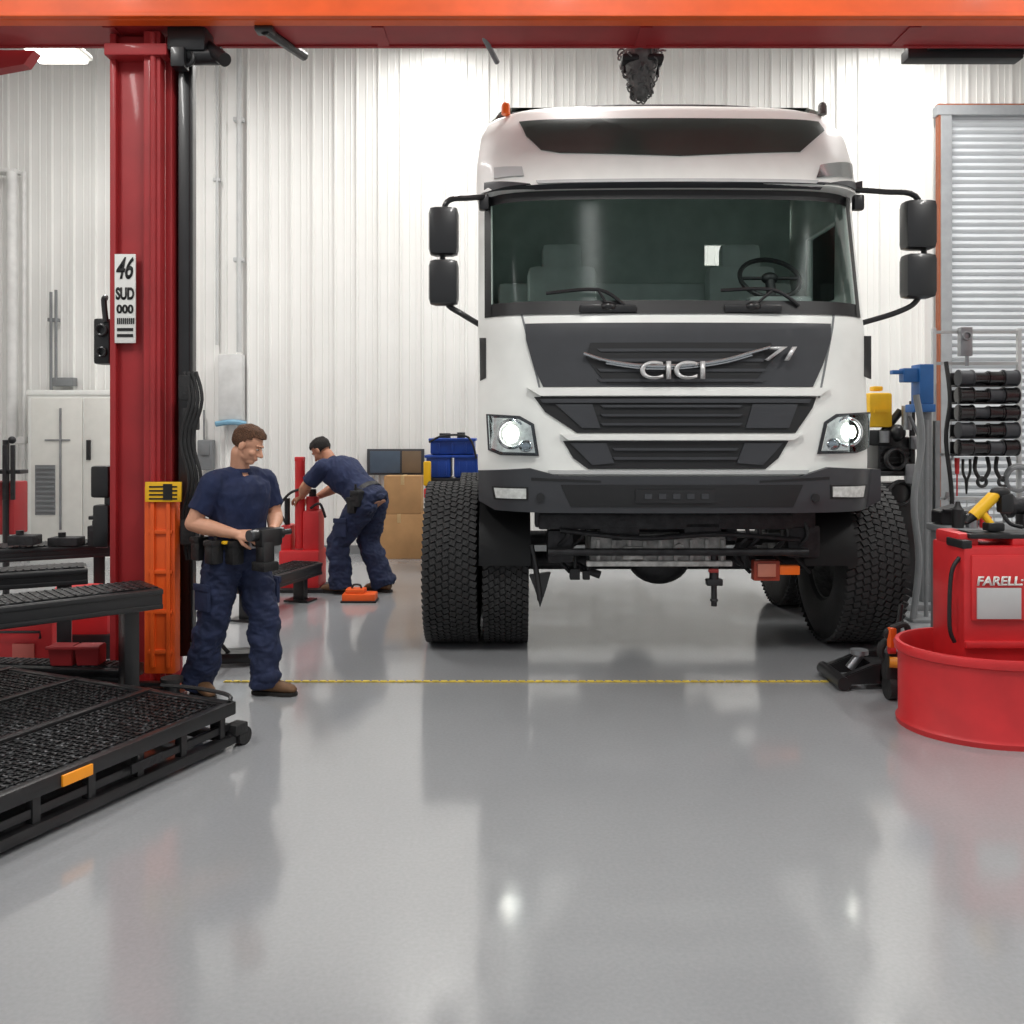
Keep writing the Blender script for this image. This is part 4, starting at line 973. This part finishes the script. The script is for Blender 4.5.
    for (fx,sy,sz) in J.get('pouch',()):
        b=B(); c=hip+fw*fx+side*sy+up*sz; b.box(c,(.09,.09,.15),None,.02); b.box(c+V((0,0,.06)),(.1,.1,.04),None,.012); b.cyl(c+V((.02,0,.06)),c+V((.02,0,.14)),.012); b.add('tool_pouch',leather,bel)
    bm=bmesh.new(); bmesh.ops.create_uvsphere(bm,u_segments=40,v_segments=26,radius=1)
    dele=[]
    for v in bm.verts:
        p_=V((v.co.x*(.098+hair_len)-.013,v.co.y*(.078+hair_len*.6),v.co.z*(.09+hair_len)+.034)); v.co=p_
        if (p_.z<.062 and p_.x>.045) or (p_.z<.012 and p_.x>-.005) or p_.z<-.042 or (p_.z<.04 and p_.x>.02): dele.append(v)
    bmesh.ops.delete(bm,geom=dele,context='VERTS')
    bmesh.ops.solidify(bm,geom=bm.faces[:],thickness=.012)
    for v in bm.verts:
        q=v.co*28; v.co+=v.co.normalized()*.007*noise.noise(q)
        if v.co.x>.03: v.co.z+=.008; v.co.x+=.004
        v.co=H(v.co)
    hm=bpy.data.meshes.new('hair'); bm.to_mesh(hm); bm.free(); mkobj('hair',hm,hair_mat,pr,True,1.0)
    for s in (-1,1):
        b=B(); b.sph(H((.083,s*.03,.002)),(.008,.011,.0055),14,HR); eo=b.add('eye',eyew,pr)
        b=B(); b.sph(H((.0895,s*.03,.001)),(.003,.005,.0045),10,HR); b.add('pupil',eyed,eo)
        b=B(); b.cap(H((.096,s*.016,.022)),H((.084,s*.046,.025)),.004,.003,8); b.add('eyebrow',hair_mat,pr)
    b=B(); b.sph(H((.0955,0,-.067)),(.006,.019,.004),12,HR); b.add('lips',M('lips',(168,100,88),.5),pr)
    return pr
J1=dict(hip=(0,0,.95),sh=(.03,0,1.43),head=(.12,0,1.655),
 el=((-.05,-.30,1.15),(.04,.29,1.16)),wr=((.185,-.13,1.08),(.20,.14,1.09)),
 kn=((-.06,-.14,.50),(.15,.11,.51)),an=((-.20,-.15,.10),(.17,.10,.10)),ft=((.9,-.2,0),(.90,.45,0)),
 hd=((1,.55,-.12),(1,-.45,-.15)),hn=((-.2,.6,-.6),(-.2,-.6,-.6)),hs=(-1,1),curl=(.62,.55),
 pouch=((.06,-.22,.02),(.15,-.13,.02),(-.1,-.21,.02),(.13,.13,0)))
p1=person((-1.83,5.98,0),-math.radians(36),J1,'mechanic in navy work clothes standing, looking down at a tool',hairm,skin,(0,math.radians(26),math.radians(30)),seed=1,bulk=1.1,baggy=.014,sleeve=.7)
J2=dict(hip=(-.08,0,.92),sh=(.32,0,1.24),head=(.48,0,1.39),
 el=((.46,-.26,1.02),(.49,.24,1.04)),wr=((.62,-.12,.91),(.64,.10,.93)),
 kn=((.02,-.13,.50),(.20,.11,.50)),an=((-.16,-.14,.10),(.18,.11,.10)),ft=((1,0,0),(1,0,0)),
 hd=((1,.2,-.3),(1,-.2,-.3)),hn=((0,.4,-1),(0,-.4,-1)),hs=(-1,1),curl=(.5,.5),pouch=((.06,.22,0),(-.02,.22,.0)))
p2=person((W(362,0,9.66).x,9.66,0),math.pi-.42,J2,'mechanic in navy work clothes bending forward over a red jack',hairb,M('skin_b',(180,126,98),.5,var=.07,scale=25),(0,math.radians(42),0),sleeve=.8,seed=5,scale=1.1,bulk=1.15,baggy=.022)
a=-math.radians(36); ca,sa=math.cos(a),math.sin(a)
ht=top('power_tool',(-1.83+.31*ca,5.98+.31*sa,1.0),'black handheld power tool held in the standing mechanic\'s hands','tool',rot=a,local=True)
b=B(); b.box((0,0,.06),(.12,.17,.12),None,.025); b.cyl((0,-.12,.08),(0,.12,.08),.038); b.cyl((0,.12,.08),(0,.19,.08),.02); b.box((.02,-.03,-.04),(.09,.09,.16),None,.02); b.add('tool_body',black,ht)
b=B(); b.box((.02,-.03,-.12),(.13,.12,.06),None,.012); b.add('battery',leather,ht)
b=B(); b.cyl((.0,-.14,.08),(0,-.12,.08),.037); b.add('trim_ring',plast,ht)
b=B(); b.box((.13,-.17,1.03),(.03,.07,.02),None,.006); b.add('belt_tag',yellow,p1)
oc=top('tool_case',(W(360,0,9.3).x,9.2,0),'small orange plastic tool case on the floor by the mechanic','tool case')
x=W(360,0,9.2).x
b=B(); b.box((x,9.2,.05),(.34,.2,.08),None,.02); b.box((x-.04,9.2,.11),(.2,.16,.05),None,.02); b.add('case_body',orange,oc)
b=B(); b.box((x,9.2,.01),(.36,.22,.02),None,.005); b.add('case_base',plastd,oc)
b=B(); b.tube([(x-.08,9.18,.13),(x-.06,9.18,.17),(x+.0,9.18,.17),(x+.02,9.18,.13)],.01); b.add('handle',plastd,oc)

# ------------------------------------------------ CAMERA
cd=bpy.data.cameras.new('camera'); cam=bpy.data.objects.new('camera',cd); sc.collection.objects.link(cam)
cam.location=(0,0,HC); cam.rotation_euler=(math.pi/2,0,0); cd.sensor_width=36; cd.lens=36*FP/1024; cd.shift_y=-(512-YH)/1024
sc.camera=cam
sc.view_settings.view_transform='Standard'
